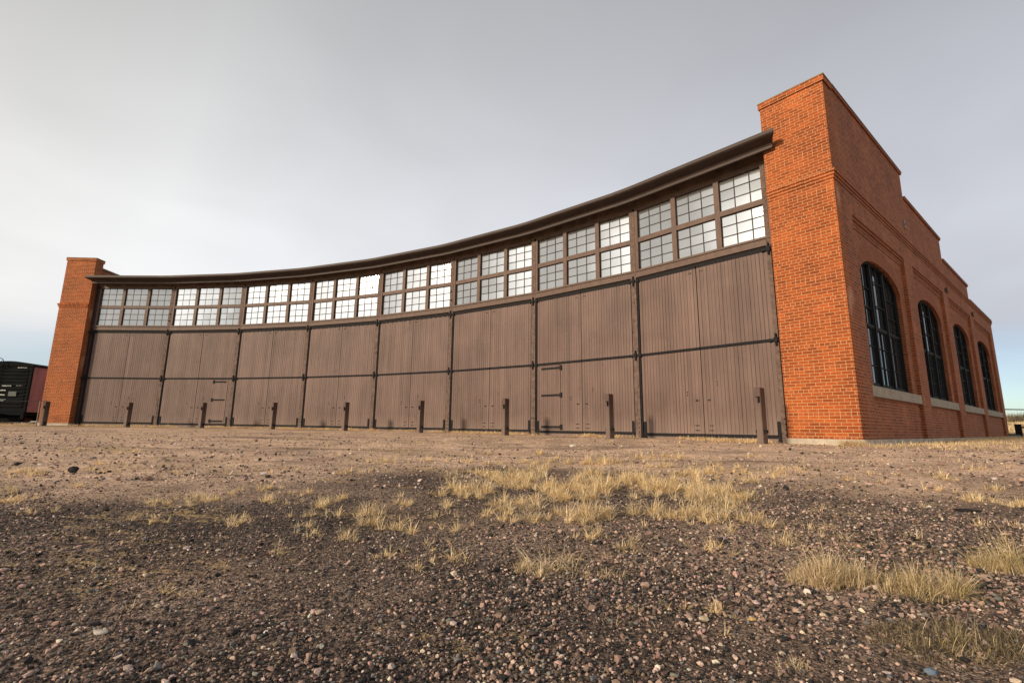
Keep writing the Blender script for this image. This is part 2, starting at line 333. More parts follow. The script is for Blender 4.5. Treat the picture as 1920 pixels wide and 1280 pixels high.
for i, fr in enumerate(bays):
    xa, xb = 0.145, (3.90 if i < 7 else 3.97); xm = 2.03
    zlo = zb(i + 0.5)
    # dark backing of the whole bay (what one sees in the joints)
    k = MB(); k.box(fr, 0.0, CH, -0.20, -0.15, zlo - 0.1, Z(7.3)); k.build('backing_wall', BLACK, root)
    # door leaves
    for j, (x0, x1) in enumerate(((xa, xm - 0.008), (xm + 0.008, xb))):
        mb = MB(); n = 19 if j == 0 else 19; w = (x1 - x0) / n
        zl0 = zlo + 0.13; step = random.uniform(-0.004, 0.004)
        uo = (i * 7.72 + j * 3.86, 0)
        for (za, zc_) in ((zl0, Z_STRAP0 - 0.01), (Z_STRAP1 + 0.01, Z(4.60))):
            for b in range(n):
                d = random.uniform(-0.002, 0.002) + step; g = random.choice((0.0028, 0.0035, 0.0045, 0.006))
                mb.box(fr, x0 + b * w + g, x0 + (b + 1) * w - g, -0.035, d, za, zc_, uo)
            step += random.uniform(-0.003, 0.003)
            mb.box(fr, x0, x1, -0.05, -0.014, za, zc_, (uo[0] + .3, 0), 1)
        mb.box(fr, x0, x1, -0.05, -0.006, zlo - 0.06, zlo + 0.05, (uo[0] + 5, 0))
        leaf = mb.build('door_leaf', [DOORM, BLACK], root)
        s = MB(); s.box(fr, x0 + .004, x1 - .004, -0.04, 0.016, Z_STRAP0, Z_STRAP1)
        s.box(fr, x0 + .004, x1 - .004, -0.04, 0.026, Z_STRAP1 - 0.018, Z_STRAP1 + 0.004)
        for q in range(9):
            xx = x0 + 0.12 + q * (x1 - x0 - 0.24) / 8; s.box(fr, xx - .012, xx + .012, 0.016, 0.028, Z_STRAP0 + 0.03, Z_STRAP0 + 0.054)
        s.build('strap', IRON, leaf)
        s = MB(); s.box(fr, x0 + .004, x1 - .004, -0.04, 0.014, zlo + 0.05, zlo + 0.135)
        for q in range(9):
            xx = x0 + 0.12 + q * (x1 - x0 - 0.24) / 8; s.box(fr, xx - .012, xx + .012, 0.014, 0.024, zlo + 0.08, zlo + 0.104)
        s.build('strap', IRON, leaf)
        s = MB(); s.box(fr, x0 + .004, x1 - .004, -0.04, 0.018, Z(4.602), Z(4.665))
        if i in (3, 4, 2):
            for q in range(7):
                xx = x0 + 0.2 + q * (x1 - x0 - 0.4) / 6; s.box(fr, xx - .06, xx + .06, 0.018, 0.026, Z(4.585), Z(4.60))
        s.build('strap', IRON, leaf)
        # bolts and pulls
        s = MB(); sx = -1 if j == 0 else 1
        e = xm + sx * 0.17
        s.box(fr, e - .055, e + .055, 0, 0.014, Z(0.80), Z(0.812)); s.box(fr, e - .016, e + .016, 0.0, 0.02, Z(0.785), Z(0.825)); s.build('pull_plate', IRON, leaf)
        def bit(nm, x0_, x1_, z0_, z1_):
            q_ = MB(); q_.box(fr, x0_, x1_, 0, .013, z0_, z1_); q_.build(nm, IRON, leaf)
        for zz in (0.0, 0.13):
            e2 = xm + sx * 0.2; bit('latch_keeper', e2 - .06, e2 + .06, zlo + 0.22 + zz, zlo + 0.238 + zz)
        e3 = xm + sx * (0.45 if j == 0 else 0.42); up_ = .25 if j else 0
        for zz in (0.95, 1.03): bit('bolt', e3 - .014, e3 + .014, Z(zz + up_), Z(zz + up_ + .028))
        for dx_ in (-.05, .0): bit('hanger_bolt', e + dx_, e + dx_ + .02, Z(4.47), Z(4.50))
        # foot plate beside the post
        s = MB(); fx = x0 + 0.055 if j == 0 else x1 - 0.055
        s.box(fr, fx - .038, fx + .038, 0.0, 0.022, zlo - 0.02, zlo + 0.44); s.box(fr, fx - .026, fx + .026, 0.0, 0.0215, zlo + 0.44, zlo + 0.47)
        s.box(fr, fx - .05, fx + .05, 0.0, 0.06, zlo - 0.03, zlo + 0.03)
        s.build('foot_plate', IRON, leaf)
        wd = (i == 1 and j == 1) or (i == 6 and j == 0)
        if wd:
            wx0, wx1 = (2.96, 3.72) if i == 1 else (0.24, 1.16)
            z0, z1 = zlo + 0.2, Z(2.18)
            s = MB(); s.box(fr, wx0 - .012, wx1 + .012, 0, 0.0035, z0 - .012, z1 + .012, (0, 0), 1)
            nb = int(round((wx1 - wx0) / 0.0965)); w2 = (wx1 - wx0) / nb
            for b in range(nb): s.box(fr, wx0 + b * w2 + .003, wx0 + (b + 1) * w2 - .003, 0, 0.011, z0, z1, uo)
            s.build('wicket_door', [DOORM, BLACK], leaf)
            for zz in (z0 + 0.06, (z0 + z1) / 2 + .05, z1 - 0.10):
                s = MB()
                if i == 6: s.box(fr, wx0 + .10, wx1 + .02, .011, .026, zz - .035, zz + .035); s.box(fr, wx1 - .03, wx1 + .06, .0125, .032, zz - .085, zz + .085)
                else: s.box(fr, wx0 - .02, wx1 - .08, .011, .026, zz - .035, zz + .035); s.box(fr, wx0 - .06, wx0 + .03, .0125, .032, zz - .085, zz + .085)
                s.build('strap_hinge', IRON, leaf)
    # window band over the doors
    wx = (0.17, 1.32, 1.47, 2.65, 2.80, 3.95) if i < 7 else (0.19, 1.36, 1.51, 2.69, 2.84, 4.07)
    fb = MB(); e0, e1 = (-0.001, CH) if i < 7 else (0, CH + .1)
    rows = ((5.00, 5.91), (6.06, 6.99))
    fb.box(fr, 0.08, e1, -0.15, 0.045, Z(4.80), Z(5.00)); fb.box(fr, 0.08, e1, -0.15, 0.075, Z(4.93), Z(4.985)); fb.box(fr, 0.08, e1, -0.15, 0.015, Z(4.665), Z(4.80), mi=1)
    fb.box(fr, 0.08, e1, -0.15, 0.06, Z(4.745), Z(4.80))
    fb.box(fr, 0.08, e1, -0.15, 0.025, Z(5.91), Z(6.06))
    fb.box(fr, 0.08, e1, -0.15, 0.028, Z(6.99), Z(7.09))
    for a, b in ((0.08, wx[0]), (wx[1], wx[2]), (wx[3], wx[4]), (wx[5], e1)): fb.box(fr, a, b, -0.15, 0.045 if a == 0.08 or b == e1 else 0.032, Z(5.00), Z(6.99))
    tw = fb.build('transom_window', [TRIM, BLACK], root)
    yaw = (-.0065, -.0075, -.001, 0, .0, .0005, -.0005, -.0015)[i]
    for c in range(3):
        for (r0, r1) in rows:
            x0, x1 = wx[2 * c], wx[2 * c + 1]; z0, z1 = Z(r0), Z(r1)
            s = MB(); q = 0.017
            s.box(fr, x0, x1, -0.10, -0.022, z0, z0 + q); s.box(fr, x0, x1, -0.10, -0.022, z1 - q, z1)
            s.box(fr, x0, x0 + q, -0.10, -0.022, z0 + q, z1 - q); s.box(fr, x1 - q, x1, -0.10, -0.022, z0 + q, z1 - q)
            for m_ in (1, 2):
                xx = x0 + (x1 - x0) * m_ / 3; s.box(fr, xx - .014, xx + .014, -0.06, -0.033, z0 + q, z1 - q)
                zz = z0 + (z1 - z0) * m_ / 3; s.box(fr, x0 + q, x1 - q, -0.06, -0.034, zz - .014, zz + .014)
            sash = s.build('sash', MUNT, tw)
            g = MB()
            for a in range(3):
                for b in range(3):
                    tx, tz = random.gauss(yaw, .0008), random.gauss(0, .0008)
                    xs = [x0 + .02 + (x1 - x0 - .04) * (a + d) / 3 for d in (0, 1)]; zs = [z0 + .02 + (z1 - z0 - .04) * (b + d) / 3 for d in (0, 1)]
                    y = -0.042
                    pts = [(xs[0], y - tx - tz, zs[0]), (xs[1], y + tx - tz, zs[0]), (xs[1], y + tx + tz, zs[1]), (xs[0], y - tx + tz, zs[1])]
                    g.face([fr.w(Vector(p)) for p in pts], [(p[0], p[2]) for p in pts])
            g.build('pane', GLASS, tw)
# posts
for i in range(9):
    if i == 0: fr = bays[0]; xs = (-0.02, 0.075)
    elif i == 8: fr = Frame(P[8], bays[7].ex, bays[7].ey); xs = (-0.075, 0.03)
    else:
        rd = (OC - P[i]).normalized(); fr = Frame(P[i], Vector((-rd.y, rd.x, 0)), rd); xs = (-0.105, 0.072)
        if fr.ex.dot(bays[i].ex) < 0: fr.ex = -fr.ex
    z0 = zb(i) - 0.12
    s = MB(); s.box(fr, xs[0], xs[1], -0.2, 0.055, z0, Z(7.0))
    for _ in range(10 if 0 < i < 8 else 0):   # patched and splintered faces
        zz = random.uniform(z0 + .5, Z(4.4)); hh = random.uniform(.12, .6); xx = random.uniform(xs[0] + .01, xs[1] - .07)
        s.box(fr, xx, xx + random.uniform(.02, .06), 0.055, 0.055 + random.uniform(.004, .012), zz, zz + hh)
    po = s.build('door_post', POSTM if i not in (0,) else DARKT, root)  # left end post is darker: the shade beside the pier is put into its colour
    s = MB(); s.box(fr, xs[1] + .002, xs[1] + 0.055, -0.12, 0.022, z0, Z(4.75)); 
    if i not in (0, 8): s.box(fr, xs[0] - .018, xs[0] - .002, -0.12, 0.018, z0, Z(4.75))
    s.build('edge_iron', IRON, po)
    for zz in (Z(2.245), Z(4.63)):
        s = MB()
        x_ = 0.5 * (xs[0] + xs[1])
        s.tube([fr.w(Vector((x_, .085, zz - .15))), fr.w(Vector((x_, .085, zz + .16)))], .026, 8)
        s.box(fr, x_ - .18, x_ + .15, .056, .072, zz - .026, zz + .026)
        s.box(fr, x_ - .045, x_ + .045, .0565, .11, zz - .06, zz + .06)
        s.box(fr, x_ + .12, x_ + .18, .0, .07, zz - .045, zz + .045); s.box(fr, x_ - .18, x_ - .13, .0, .068, zz - .04, zz + .04)
        s.build('hinge_bracket', IRON, po)
    x_ = 0.5 * (xs[0] + xs[1])
    for q in range(4):
        s = MB(); s.box(fr, x_ + .03, x_ + .048, .055, .068, z0 + .25 + q * .13, z0 + .285 + q * .13); s.build('lag_bolt', IRON, po)
    if i in (1, 5):
        for q in (5.25, 5.62): s = MB(); s.tube([fr.w(Vector((x_, .05, Z(q)))), fr.w(Vector((x_, .085, Z(q))))], .035, 10); s.build('round_boss', IRON, po)
# eave: wall board, soffit, gutter, roof edge
def offs(off):
    out = []
    for i in range(9):
        u = (OC - P[i]).normalized(); k = 1.0 / math.cos(0.0568) if 0 < i < 8 else 1.0
        out.append(P[i] + u * off * k)
    return out
def eave(prof, name, mat, s0, s1, close=True, parent=root):
    """prof: (offset, z) outline run along the curve; s0/s1: run past the end posts"""
    s = MB(); lines = []
    for (o, z) in prof:
        L = offs(o); a = (L[0] - L[1]).normalized(); b = (L[8] - L[7]).normalized()
        L[0] = L[0] + a * s0(o) ; L[8] = L[8] + b * s1(o)
        L = [Vector((v.x, v.y, z)) for v in L]
        # gently round the corners
        R = [L[0]]
        for k in range(1, 8): R += [L[k].lerp(L[k - 1], .07), L[k].lerp(L[k + 1], .07)]
        R.append(L[8]); lines.append(R)
    n = len(lines); rng_ = range(n) if close else range(n - 1)
    d = 0
    for j in rng_:
        A, B = lines[j], lines[(j + 1) % n]; d = 0
        for k in range(len(A) - 1):
            l = (A[k + 1] - A[k]).length
            s.face([A[k], A[k + 1], B[k + 1], B[k]], [(d, A[k].z), (d + l, A[k].z), (d + l, B[k].z), (d, B[k].z)]); d += l
    if close:
        s.face([l[0] for l in lines]); s.face([l[-1] for l in lines][::-1])
    return s.build(name, mat, parent)
wall_board = eave([(-0.15, Z(7.09)), (0.03, Z(7.09)), (0.03, Z(7.46)), (-0.15, Z(7.46))], 'wall_board', BOARDM, lambda o: 0.0, lambda o: 0.1)
eave([(0.031, Z(7.36)), (0.47, Z(7.20)), (0.47, Z(7.24)), (0.031, Z(7.40))], 'soffit', DARKT, lambda o: 0.0, lambda o: .13)
eave([(0.40, Z(7.145)), (0.475, Z(7.14)), (0.48, Z(7.215)), (0.50, Z(7.225)), (0.51, Z(7.25)), (0.60, Z(7.285)), (0.70, Z(7.315)), (0.775, Z(7.34)), (0.785, Z(7.355)), (0.765, Z(7.362)), (0.765, Z(7.37)), (0.79, Z(7.375)), (0.79, Z(7.470)), (0.775, Z(7.475)), (0.60, Z(7.44)), (0.40, Z(7.3))],
     'gutter', EAVEM, lambda o: 0.02 + max(0, (o - .45)) * 0.55, lambda o: 0.42 + max(0, (o - .45)) * 0.55)
eave([(0.40, Z(7.40)), (0.62, Z(7.44)), (0.64, Z(7.52)), (0.2, Z(7.60)), (-0.1, Z(7.62)), (-0.1, Z(7.40))], 'roof_edge', DARKT, lambda o: 0.03 if o > .3 else -.25, lambda o: .38 if o > .3 else .0)
# brick ends
DW = Vector((0.77358, 0.6337, 0)); NL = Vector((-0.6337, 0.77358, 0)); C8 = Vector((7.46262, 10.38246, 0))
PW = 1.4766; WL = 24.45
FS = Frame(C8, DW, -NL)            # right end: x outwards along the wall, y out of the wall, z up
d0 = (P[0] - OC).normalized(); t0 = Vector((-d0.y, d0.x, 0))   # t0 points to the left (away from the doors)
if t0.x > 0: t0 = -t0
C0 = P[0] - d0 * 0.3128 + t0 * (0.1575 + PW)
FL = Frame(C0, d0, t0)             # left end: y out of the wall = away from the doors
ZB = Z(-0.16); ZT = Z(8.56)
steps = ((0, 7.0, 8.56), (7.0, 12.45, 7.69), (12.45, 17.85, 6.83), (17.85, WL, 6.14))
def pier(fr, zb_, mat):
    s = MB(); s.box(fr, 0, 0.5, -PW, 0, zb_, ZT - 0.16, (0, -zb_ + 0.018)); o = s.build('brick_pier', mat, root)
    for k, e in enumerate((.018, .040, .062)):
        z0 = Z(5.845) + k * 0.0748
        s = MB(); s.box(fr, -e, 0.5, -PW + .002, e, z0, z0 + .070, (k * .1, -zb_ + .018)); s.build('corbel_course', mat, o)
    s = MB(); s.box(fr, -0.035, 0.5 + 0.035, -PW - .035, 0.035, ZT - 0.16, ZT - 0.012, (0, -ZT)); s.build('cap_course', mat, o)
    s = MB(); s.box(fr, -0.045, 0.5 + 0.045, -PW - .045, 0.045, ZT - 0.012, ZT + 0.012); s.build('coping', COPEM, o)
    return o
pr = pier(FS, ZB, BRICK); pl = pier(FL, Z(-0.045), BRICK)
def foundation(fr, z1, e=0.035):
    s = MB(); s.box(fr, -e, WL + e, -PW - .02, e, z1 - 0.9, z1 - 0.002); s.build('foundation', CONC, root)
# foundation block: narrow under the wall, full width under the pier
for fr, z1 in ((FS, ZB), (FL, Z(-0.045))):
    s = MB(); s.box(fr, -.045, .52, -PW - .03, .045, z1 - .9, z1 - .003); s.box(fr, .52, WL + .045, -.42, .045, z1 - .9, z1 - .003); s.build('foundation', CONC, root)
TH = 0.42
panels = ((1.12, 5.92), (6.98, 11.60), (12.66, 17.40), (18.32, 23.50))
def side_wall(fr, windows, zb_, mat):
    s = MB(); uo = (0.05, -zb_ + 0.018)
    ztop = Z(5.28)
    # pilasters
    edges = [0.5] + [e for p_ in panels for e in p_] + [WL]
    for a, b in zip(edges[0::2], edges[1::2]): s.box(fr, a, b, -TH, 0, zb_, ztop, uo)
    for (a, b, t) in steps: s.box(fr, max(a, .5), b, -TH, 0, ztop, Z(t) - 0.10, uo)
    for (a, b) in panels:
        c = 0.5 * (a + b); hw = 1.87 * (b - a) / 4.8
        if not windows:
            s.box(fr, a, b, -TH, -0.10, zb_, ztop, uo)
        else:
            s.box(fr, a, b, -TH, -0.10, zb_, Z(0.82), uo)
            zs = Z(3.93)
            s.box(fr, a, c - hw, -TH, -0.10, Z(0.82), ztop, uo); s.box(fr, c + hw, b, -TH, -0.10, Z(0.82), ztop, uo)
            n = 28
            for k in range(n):
                ta, tb = math.pi * (1 - k / n), math.pi * (1 - (k + 1) / n)
                ua, ub = c + hw * math.cos(ta), c + hw * math.cos(tb); za, zc2 = zs + .60 * math.sin(ta), zs + .60 * math.sin(tb)
                s.hexa([(ua, -TH, za), (ub, -TH, zc2), (ub, -.10, zc2), (ua, -.10, za), (ua, -TH, ztop), (ub, -TH, ztop), (ub, -.10, ztop), (ua, -.10, ztop)], fr, uo)
    w = s.build('side_wall', mat, root)
    for (a, b) in panels:
        for k in range(3):
            s = MB(); s.box(fr, a, b, -0.10, -.033 * (k + 1) + .001 if k < 2 else -.082, ztop - 0.0748 * (k + 1), ztop - 0.0748 * k, uo); s.build('corbel_course', mat, w)
    for k, e in enumerate((.018, .040, .062)):
        z0 = Z(5.845) + k * 0.0748
        s = MB(); s.box(fr, .5, WL + (e if k else e), 0.0, e, z0, z0 + .070, (k * .1, -zb_ + .018)); s.build('corbel_course', mat, w)
    for q, (a, b, t) in enumerate(steps):
        s = MB(); s.box(fr, (.545 if q == 0 else a + .002), b + .05, -TH - .04, .04, Z(t) - 0.10, Z(t) - 0.03, (0, .02)); s.build('cap_course', mat, w)
        s = MB(); s.box(fr, (.547 if q == 0 else a + .004), b + .06, -TH - .055, .055, Z(t) - 0.03, Z(t)); s.build('coping', COPEM, w)
    if windows:
        for (a, b) in panels:
            c = 0.5 * (a + b); hw = 1.87 * (b - a) / 4.8; zs = Z(3.93)
            # rowlock arch, four rings
            for rg in range(4):
                s = MB(); n = 40
                r0, r1 = .004 + rg * .118, .004 + rg * .118 + .112
                arc = 0
                for k in range(n):
                    t_a, t_b = math.pi * (1 - k / n), math.pi * (1 - (k + 1) / n)
                    def pt(t, r): return (c + (hw + r * .55) * math.cos(t), zs - .02 + (.60 + r * 1.0) * math.sin(t))
                    A, B, Cc, D = pt(t_a, r0), pt(t_b, r0), pt(t_b, r1), pt(t_a, r1)
                    L = math.hypot(B[0] - A[0], B[1] - A[1])
                    y0, y1 = -.12, -.096 + .0 * rg
                    crn = [(A[0], y0, A[1]), (B[0], y0, B[1]), (B[0], y1, B[1]), (A[0], y1, A[1]), (D[0], y0, D[1]), (Cc[0], y0, Cc[1]), (Cc[0], y1, Cc[1]), (D[0], y1, D[1])]
                    V = [fr.w(Vector(p)) for p in crn]; sx = .212 / .078
                    u0, u1 = arc * sx, (arc + L) * sx
                    s.face([V[3], V[2], V[6], V[7]], [(u0, .003), (u1, .003), (u1, .0718), (u0, .0718)])
                    s.face([V[0], V[3], V[2], V[1]], [(u0, .02), (u0, .05), (u1, .05), (u1, .02)])
                    s.face([V[7], V[6], V[5], V[4]], [(u0, .05), (u1, .05), (u1, .02), (u0, .02)])
                    arc += L
                s.build('arch_ring', mat, w)
            s = MB(); s.box(fr, a + .002, b - .002, -.34, -.012, Z(0.82), Z(1.07)); s.build('stone_sill', STONE, root)
            # window: frame, mullions, three sashes above three
            yg = -.275; f = MB()
            n = 28; rm = .07
            for k in range(n):
                ta, tb = math.pi * (1 - k / n), math.pi * (1 - (k + 1) / n)
                q = [(hw, .60, ta), (hw, .60, tb), (hw - rm, .60 - rm, tb), (hw - rm, .60 - rm, ta)]
                xz = [(c + A * math.cos(t), zs + B * math.sin(t)) for A, B, t in q]
                for (Y, Zo) in ((-.20, 1),):
                    f.face([fr.w(Vector((x_, Y, z_))) for x_, z_ in xz])
                    f.face([fr.w(Vector((xz[3][0], -.20, xz[3][1]))), fr.w(Vector((xz[2][0], -.20, xz[2][1]))), fr.w(Vector((xz[2][0], -.30, xz[2][1]))), fr.w(Vector((xz[3][0], -.30, xz[3][1])))])
            z0 = Z(1.07)
            f.box(fr, c - hw, c - hw + rm, -.30, -.20, z0, zs); f.box(fr, c + hw - rm, c + hw, -.30, -.20, z0, zs); f.box(fr, c - hw, c + hw, -.30, -.19, z0 + .001, z0 + .08)
            third = (2 * hw - 2 * rm) / 3
            for k in (1, 2):
                x_ = c - hw + rm + third * k; top = zs + .6 * math.sqrt(max(0, 1 - ((x_ - c) / hw) ** 2)) - .03
                f.box(fr, x_ - .05, x_ + .05, -.30, -.198, z0 + .08, top)
            win = f.build('arched_window', SASHD, root)
            zr = Z(2.70)
            for k in range(3):
                xa_, xb_ = c - hw + rm + third * k + (.05 if k else 0), c - hw + rm + third * (k + 1) - (.05 if k < 2 else 0)
                for up in (0, 1):
                    f = MB(); ys = -.225 if up else -.245
                    za, zc2 = (z0 + .08, zr) if not up else (zr - .02, None)
                    def topz(x_): return min(Z(9), zs + .6 * math.sqrt(max(0, 1 - ((x_ - c) / hw) ** 2)) - .05)
                    if up:
                        zL, zR = topz(xa_), topz(xb_)
                    else: zL = zR = zr
                    f.hexa([(xa_, ys - .03, za), (xa_ + .045, ys - .03, za), (xa_ + .045, ys, za), (xa_, ys, za), (xa_, ys - .03, zL), (xa_ + .045, ys - .03, topz(xa_ + .045) if up else zr), (xa_ + .045, ys, topz(xa_ + .045) if up else zr), (xa_, ys, zL)], fr)
                    f.hexa([(xb_ - .045, ys - .03, za), (xb_, ys - .03, za), (xb_, ys, za), (xb_ - .045, ys, za), (xb_ - .045, ys - .03, topz(xb_ - .045) if up else zr), (xb_, ys - .03, zR), (xb_, ys, zR), (xb_ - .045, ys, topz(xb_ - .045) if up else zr)], fr)
                    f.box(fr, xa_ + .045, xb_ - .045, ys - .03, ys, za, za + .07)
                    if not up: f.box(fr, xa_ + .045, xb_ - .045, ys - .03, ys, zr - .05, zr)
                    hi = (min(zL, zR) if up else zr)
                    xm_ = .5 * (xa_ + xb_)
                    f.box(fr, xm_ - .011, xm_ + .011, ys - .03, ys - .004, za + .07, (topz(xm_) if up else zr - .05))
                    for q in (1, 2):
                        zz = za + (hi - za) * q / (3 if not up else 2.6)
                        if zz < hi - .08: f.box(fr, xa_ + .045, xb_ - .045, ys - .03, ys - .006, zz - .011, zz + .011)
                    f.build('sash', SASHD, win)
            g = MB(); n = 40
            for k in range(n):
                ta, tb = math.pi * (1 - k / n), math.pi * (1 - (k + 1) / n)
                ua, ub = c + (hw - .02) * math.cos(ta), c + (hw - .02) * math.cos(tb)
                pts = [(ua, yg, z0 + .02), (ub, yg, z0 + .02), (ub, yg, zs + .58 * math.sin(tb)), (ua, yg, zs + .58 * math.sin(ta))]
                g.face([fr.w(Vector(p)) for p in pts])
            g.build('pane', GLASSD, win)
    return w
RUSTW = plain_mat('fixture_metal', (.07, .05, .04), .8)
sw = side_wall(FS, True, ZB, BRICKS); sl = side_wall(FL, False, Z(-0.045), BRICKS)
# small iron fixings on the right-hand wall
for (u, z, hh, ww) in ((6.62, 6.59, .30, .12),):
    s = MB(); s.box(FS, u - ww / 2, u + ww / 2, 0.0, .035, Z(z) - hh / 2, Z(z) + hh / 2); s.box(FS, u - .02, u + .02, .035, .06, Z(z) - .02, Z(z) + .02); s.build('wall_plate', COPEM, sw)
for (u, z) in ((12.13, 5.52), (17.9, 5.48)):
    s = MB(); s.box(FS, u - .05, u + .05, 0.0, .07, Z(z) - .12, Z(z) + .02); s.tube([FS.w(Vector((u, .06, Z(z) - .2))), FS.w(Vector((u, .06, Z(z) + .06)))], .02, 8); s.build('wall_fixture', RUSTW, sw)
# pipe seen at the corner of the bays' end: flashing beside the pier
# back wall and roof
s = MB(); r = MB(); back = []
for i in range(9):
    u = (P[i] - OC).normalized(); back.append(P[i] + u * (WL - .5))
back[8] = C8 + DW * WL + NL * .2; back[0] = C0 + d0 * WL - t0 * .2
for i in range(8):
    a, b = back[i], back[i + 1]; ex = (b - a).normalized(); ey = Vector((-ex.y, ex.x, 0)); L = (b - a).length
    fr = Frame(a, ex, ey); s.box(fr, 0.002, L - .002, -.4, 0, H - .4, Z(6.0))
    for w_ in (0.22, 0.62):
        s.box(fr, L * w_, L * (w_ + .16), 0, .01, Z(1.2), Z(4.2), mi=1)
s.build('back_wall', [BRICKS, SASHD], root)
ins = [P[i] - (OC - P[i]).normalized() * .05 for i in range(9)]
for i in range(8):
    A, B, Cc, D = ins[i].copy(), ins[i + 1].copy(), back[i + 1].copy(), back[i].copy()
    A.z = B.z = Z(7.58); Cc.z = D.z = Z(5.85)
    A2, B2, C2, D2 = (v - Vector((0, 0, .15)) for v in (A, B, Cc, D))
    for q in ((A, B, Cc, D), (D2, C2, B2, A2), (A, A2, B2, B), (D, Cc, C2, D2)): r.face(q, [(p_.x, p_.y) for p_ in q])
r.build('roof', ROOFM, root)
# parapet: close the reveal between door plane and piers with a flashing strip
s = MB(); s.box(Frame(P[8], bays[7].ex, bays[7].ey), .03, .16, -.3, .0, zb(8) - .1, Z(7.4)); s.build('edge_board', DARKT, root)
s = MB(); s.box(Frame(P[0], bays[0].ex, bays[0].ey), -.16, -.02, -.3, .0, zb(0) - .1, Z(7.4)); s.build('edge_board', DARKT, root)

# ------------------------------------------------------------------ stop posts in front of the doors
def make_bollard():
    e = empty('bollard', (0, 0, 0))
    s = MB(); s.bbox(ID, -.07, .07, -.12, .12, -.25, 1.19, .012); s.build('post', BOLLM, e)
    s = MB(); s.box(ID, -.055, .03, .120, .15, .97, .985); s.tube([(-.03, .14, .975), (-.03, .16, .93), (-.03, .155, .87), (-.02, .14, .85)], .011, 6); s.box(ID, -.05, -.01, .121, .14, .86, .99)
    s.build('hook', IRON, e)
    for sx in (-1, 1):
        s = MB(); s.box(ID, .071 * sx if sx > 0 else -.12, .12 if sx > 0 else -.071, -.04, .05, .17, .245); s.build('stop_block', IRON, e)
    return e
b0 = make_bollard()
GRP = 'brown stop posts standing in front of the roundhouse doors'
labs = ['brown stop post standing in front of the left brick pier, beside the wire fence',
        'brown stop post in front of the leftmost pair of doors, second from the left pier',
        'brown stop post beside the far wicket door with three hinges, in the second bay',
        'brown stop post in front of the third bay, just right of the far wicket door',
        'brown stop post in front of the fourth bay counted from the left pier',
        'brown stop post in front of the fifth bay counted from the left pier',
        'brown stop post in front of the sixth bay, just left of the near wicket door',
        'brown stop post right of the near wicket door, last but one before the right pier',
        'largest brown stop post with black hook, in front of the right brick pier']
radial_out = (1.84, 1.68, 1.68, 1.71, 1.66, 1.675, 1.664, 1.655, 1.32)
bz = (.24, .36, .33, .33, .33, .36, .31, .27, .18)
for i in range(9):
    if i == 0: o = b0
    else:
        o = b0.copy(); COL.objects.link(o)
        for ch in list(b0.children):
            c = ch.copy(); COL.objects.link(c); c.parent = o
    u = (OC - P[i]).normalized(); q = P[i] + u * radial_out[i]
    # local +y faces the turntable (towards the viewer)
    o.location = (q.x, q.y, Z(1.064 * .9) - 1.19 + random.uniform(-.01, .01)); o.rotation_euler = (random.uniform(-.008, .008), random.uniform(-.008, .008), math.atan2(-u.x, u.y))
    o['label'] = labs[i]; o['category'] = 'bollard'; o['group'] = GRP

# ------------------------------------------------------------------ boxcar beyond the left end
BXM = plain_mat('boxcar_black', (.0075, .009, .010), 0.9, 0.4, 1.2, .1, 30, .08)
BXR = board_mat('boxcar_red', (.34, .14, .135), 0.14)
WHT = plain_mat('white_stencil', (.55, .57, .55), 0.7, 0.2)
RUST = plain_mat('rusty_steel', (.07, .035, .022), 0.8, 0.4, 3)
TIMB = plain_mat('old_timber', (.15, .13, .12), 0.9, 0.35, 4, .4, 20)
bd = Vector((-.1, .995, 0)).normalized(); be = Vector((-bd.y, bd.x, 0)) # be: towards the left
bo = Vector((-.9985 * 34, 34, 0)); FB = Frame(bo, be, -bd)   # x to the left over the end, y towards the viewer
bx = tag(empty('boxcar', (bo.x, bo.y, .55)), 'old boxcar with black ribbed end and dull red side, parked left of the building', 'boxcar')
s = MB()
def arc_roof(s, fr, y0, y1, w, z0, rise, over=.06, mi=0):
    n = 10; top = []
    for k in range(n + 1):
        x = -over + (w + 2 * over) * k / n; top.append((x, z0 + rise * (1 - ((x - w / 2) / (w / 2 + over)) ** 2)))
    for (a, b) in zip(top, top[1:]):
        s.hexa([(a[0], y0, z0 - .10), (b[0], y0, z0 - .10), (b[0], y1, z0 - .10), (a[0], y1, z0 - .10), (a[0], y0, a[1]), (b[0], y0, b[1]), (b[0], y1, b[1]), (a[0], y1, a[1])], fr, mi=mi)
W_, LB, Zf, Ze = 3.0, 13.0, 1.22, 4.50
s.box(FB, .03, W_ - .03, -.12, 0, Zf, Ze - .1)
for k in range(11):
    zz = Zf + .28 + k * .25
    s.hexa([(.2, 0, zz), (W_ - .2, 0, zz), (W_ - .25, .05, zz + .04), (.25, .05, zz + .04), (.2, 0, zz + .16), (W_ - .2, 0, zz + .16), (W_ - .25, .05, zz + .12), (.25, .05, zz + .12)], FB)
s.box(FB, -.015, .14, -.1, .03, Zf - .12, Ze - .08); s.box(FB, W_ - .14, W_ + .015, -.1, .03, Zf - .12, Ze - .08)
endo = s.build('end_wall', BXM, bx)
s = MB(); s.box(FB, 0, W_, -LB, -.12, Zf, Ze - .1); 
for k in range(9): s.box(FB, -.03, 0, -1.3 - k * 1.4, -1.22 - k * 1.4, Zf, Ze - .12)
s.build('side_wall', BXR, bx)
s = MB(); arc_roof(s, FB, -LB - .05, .06, W_, Ze, .26); s.build('roof', BXM, bx)
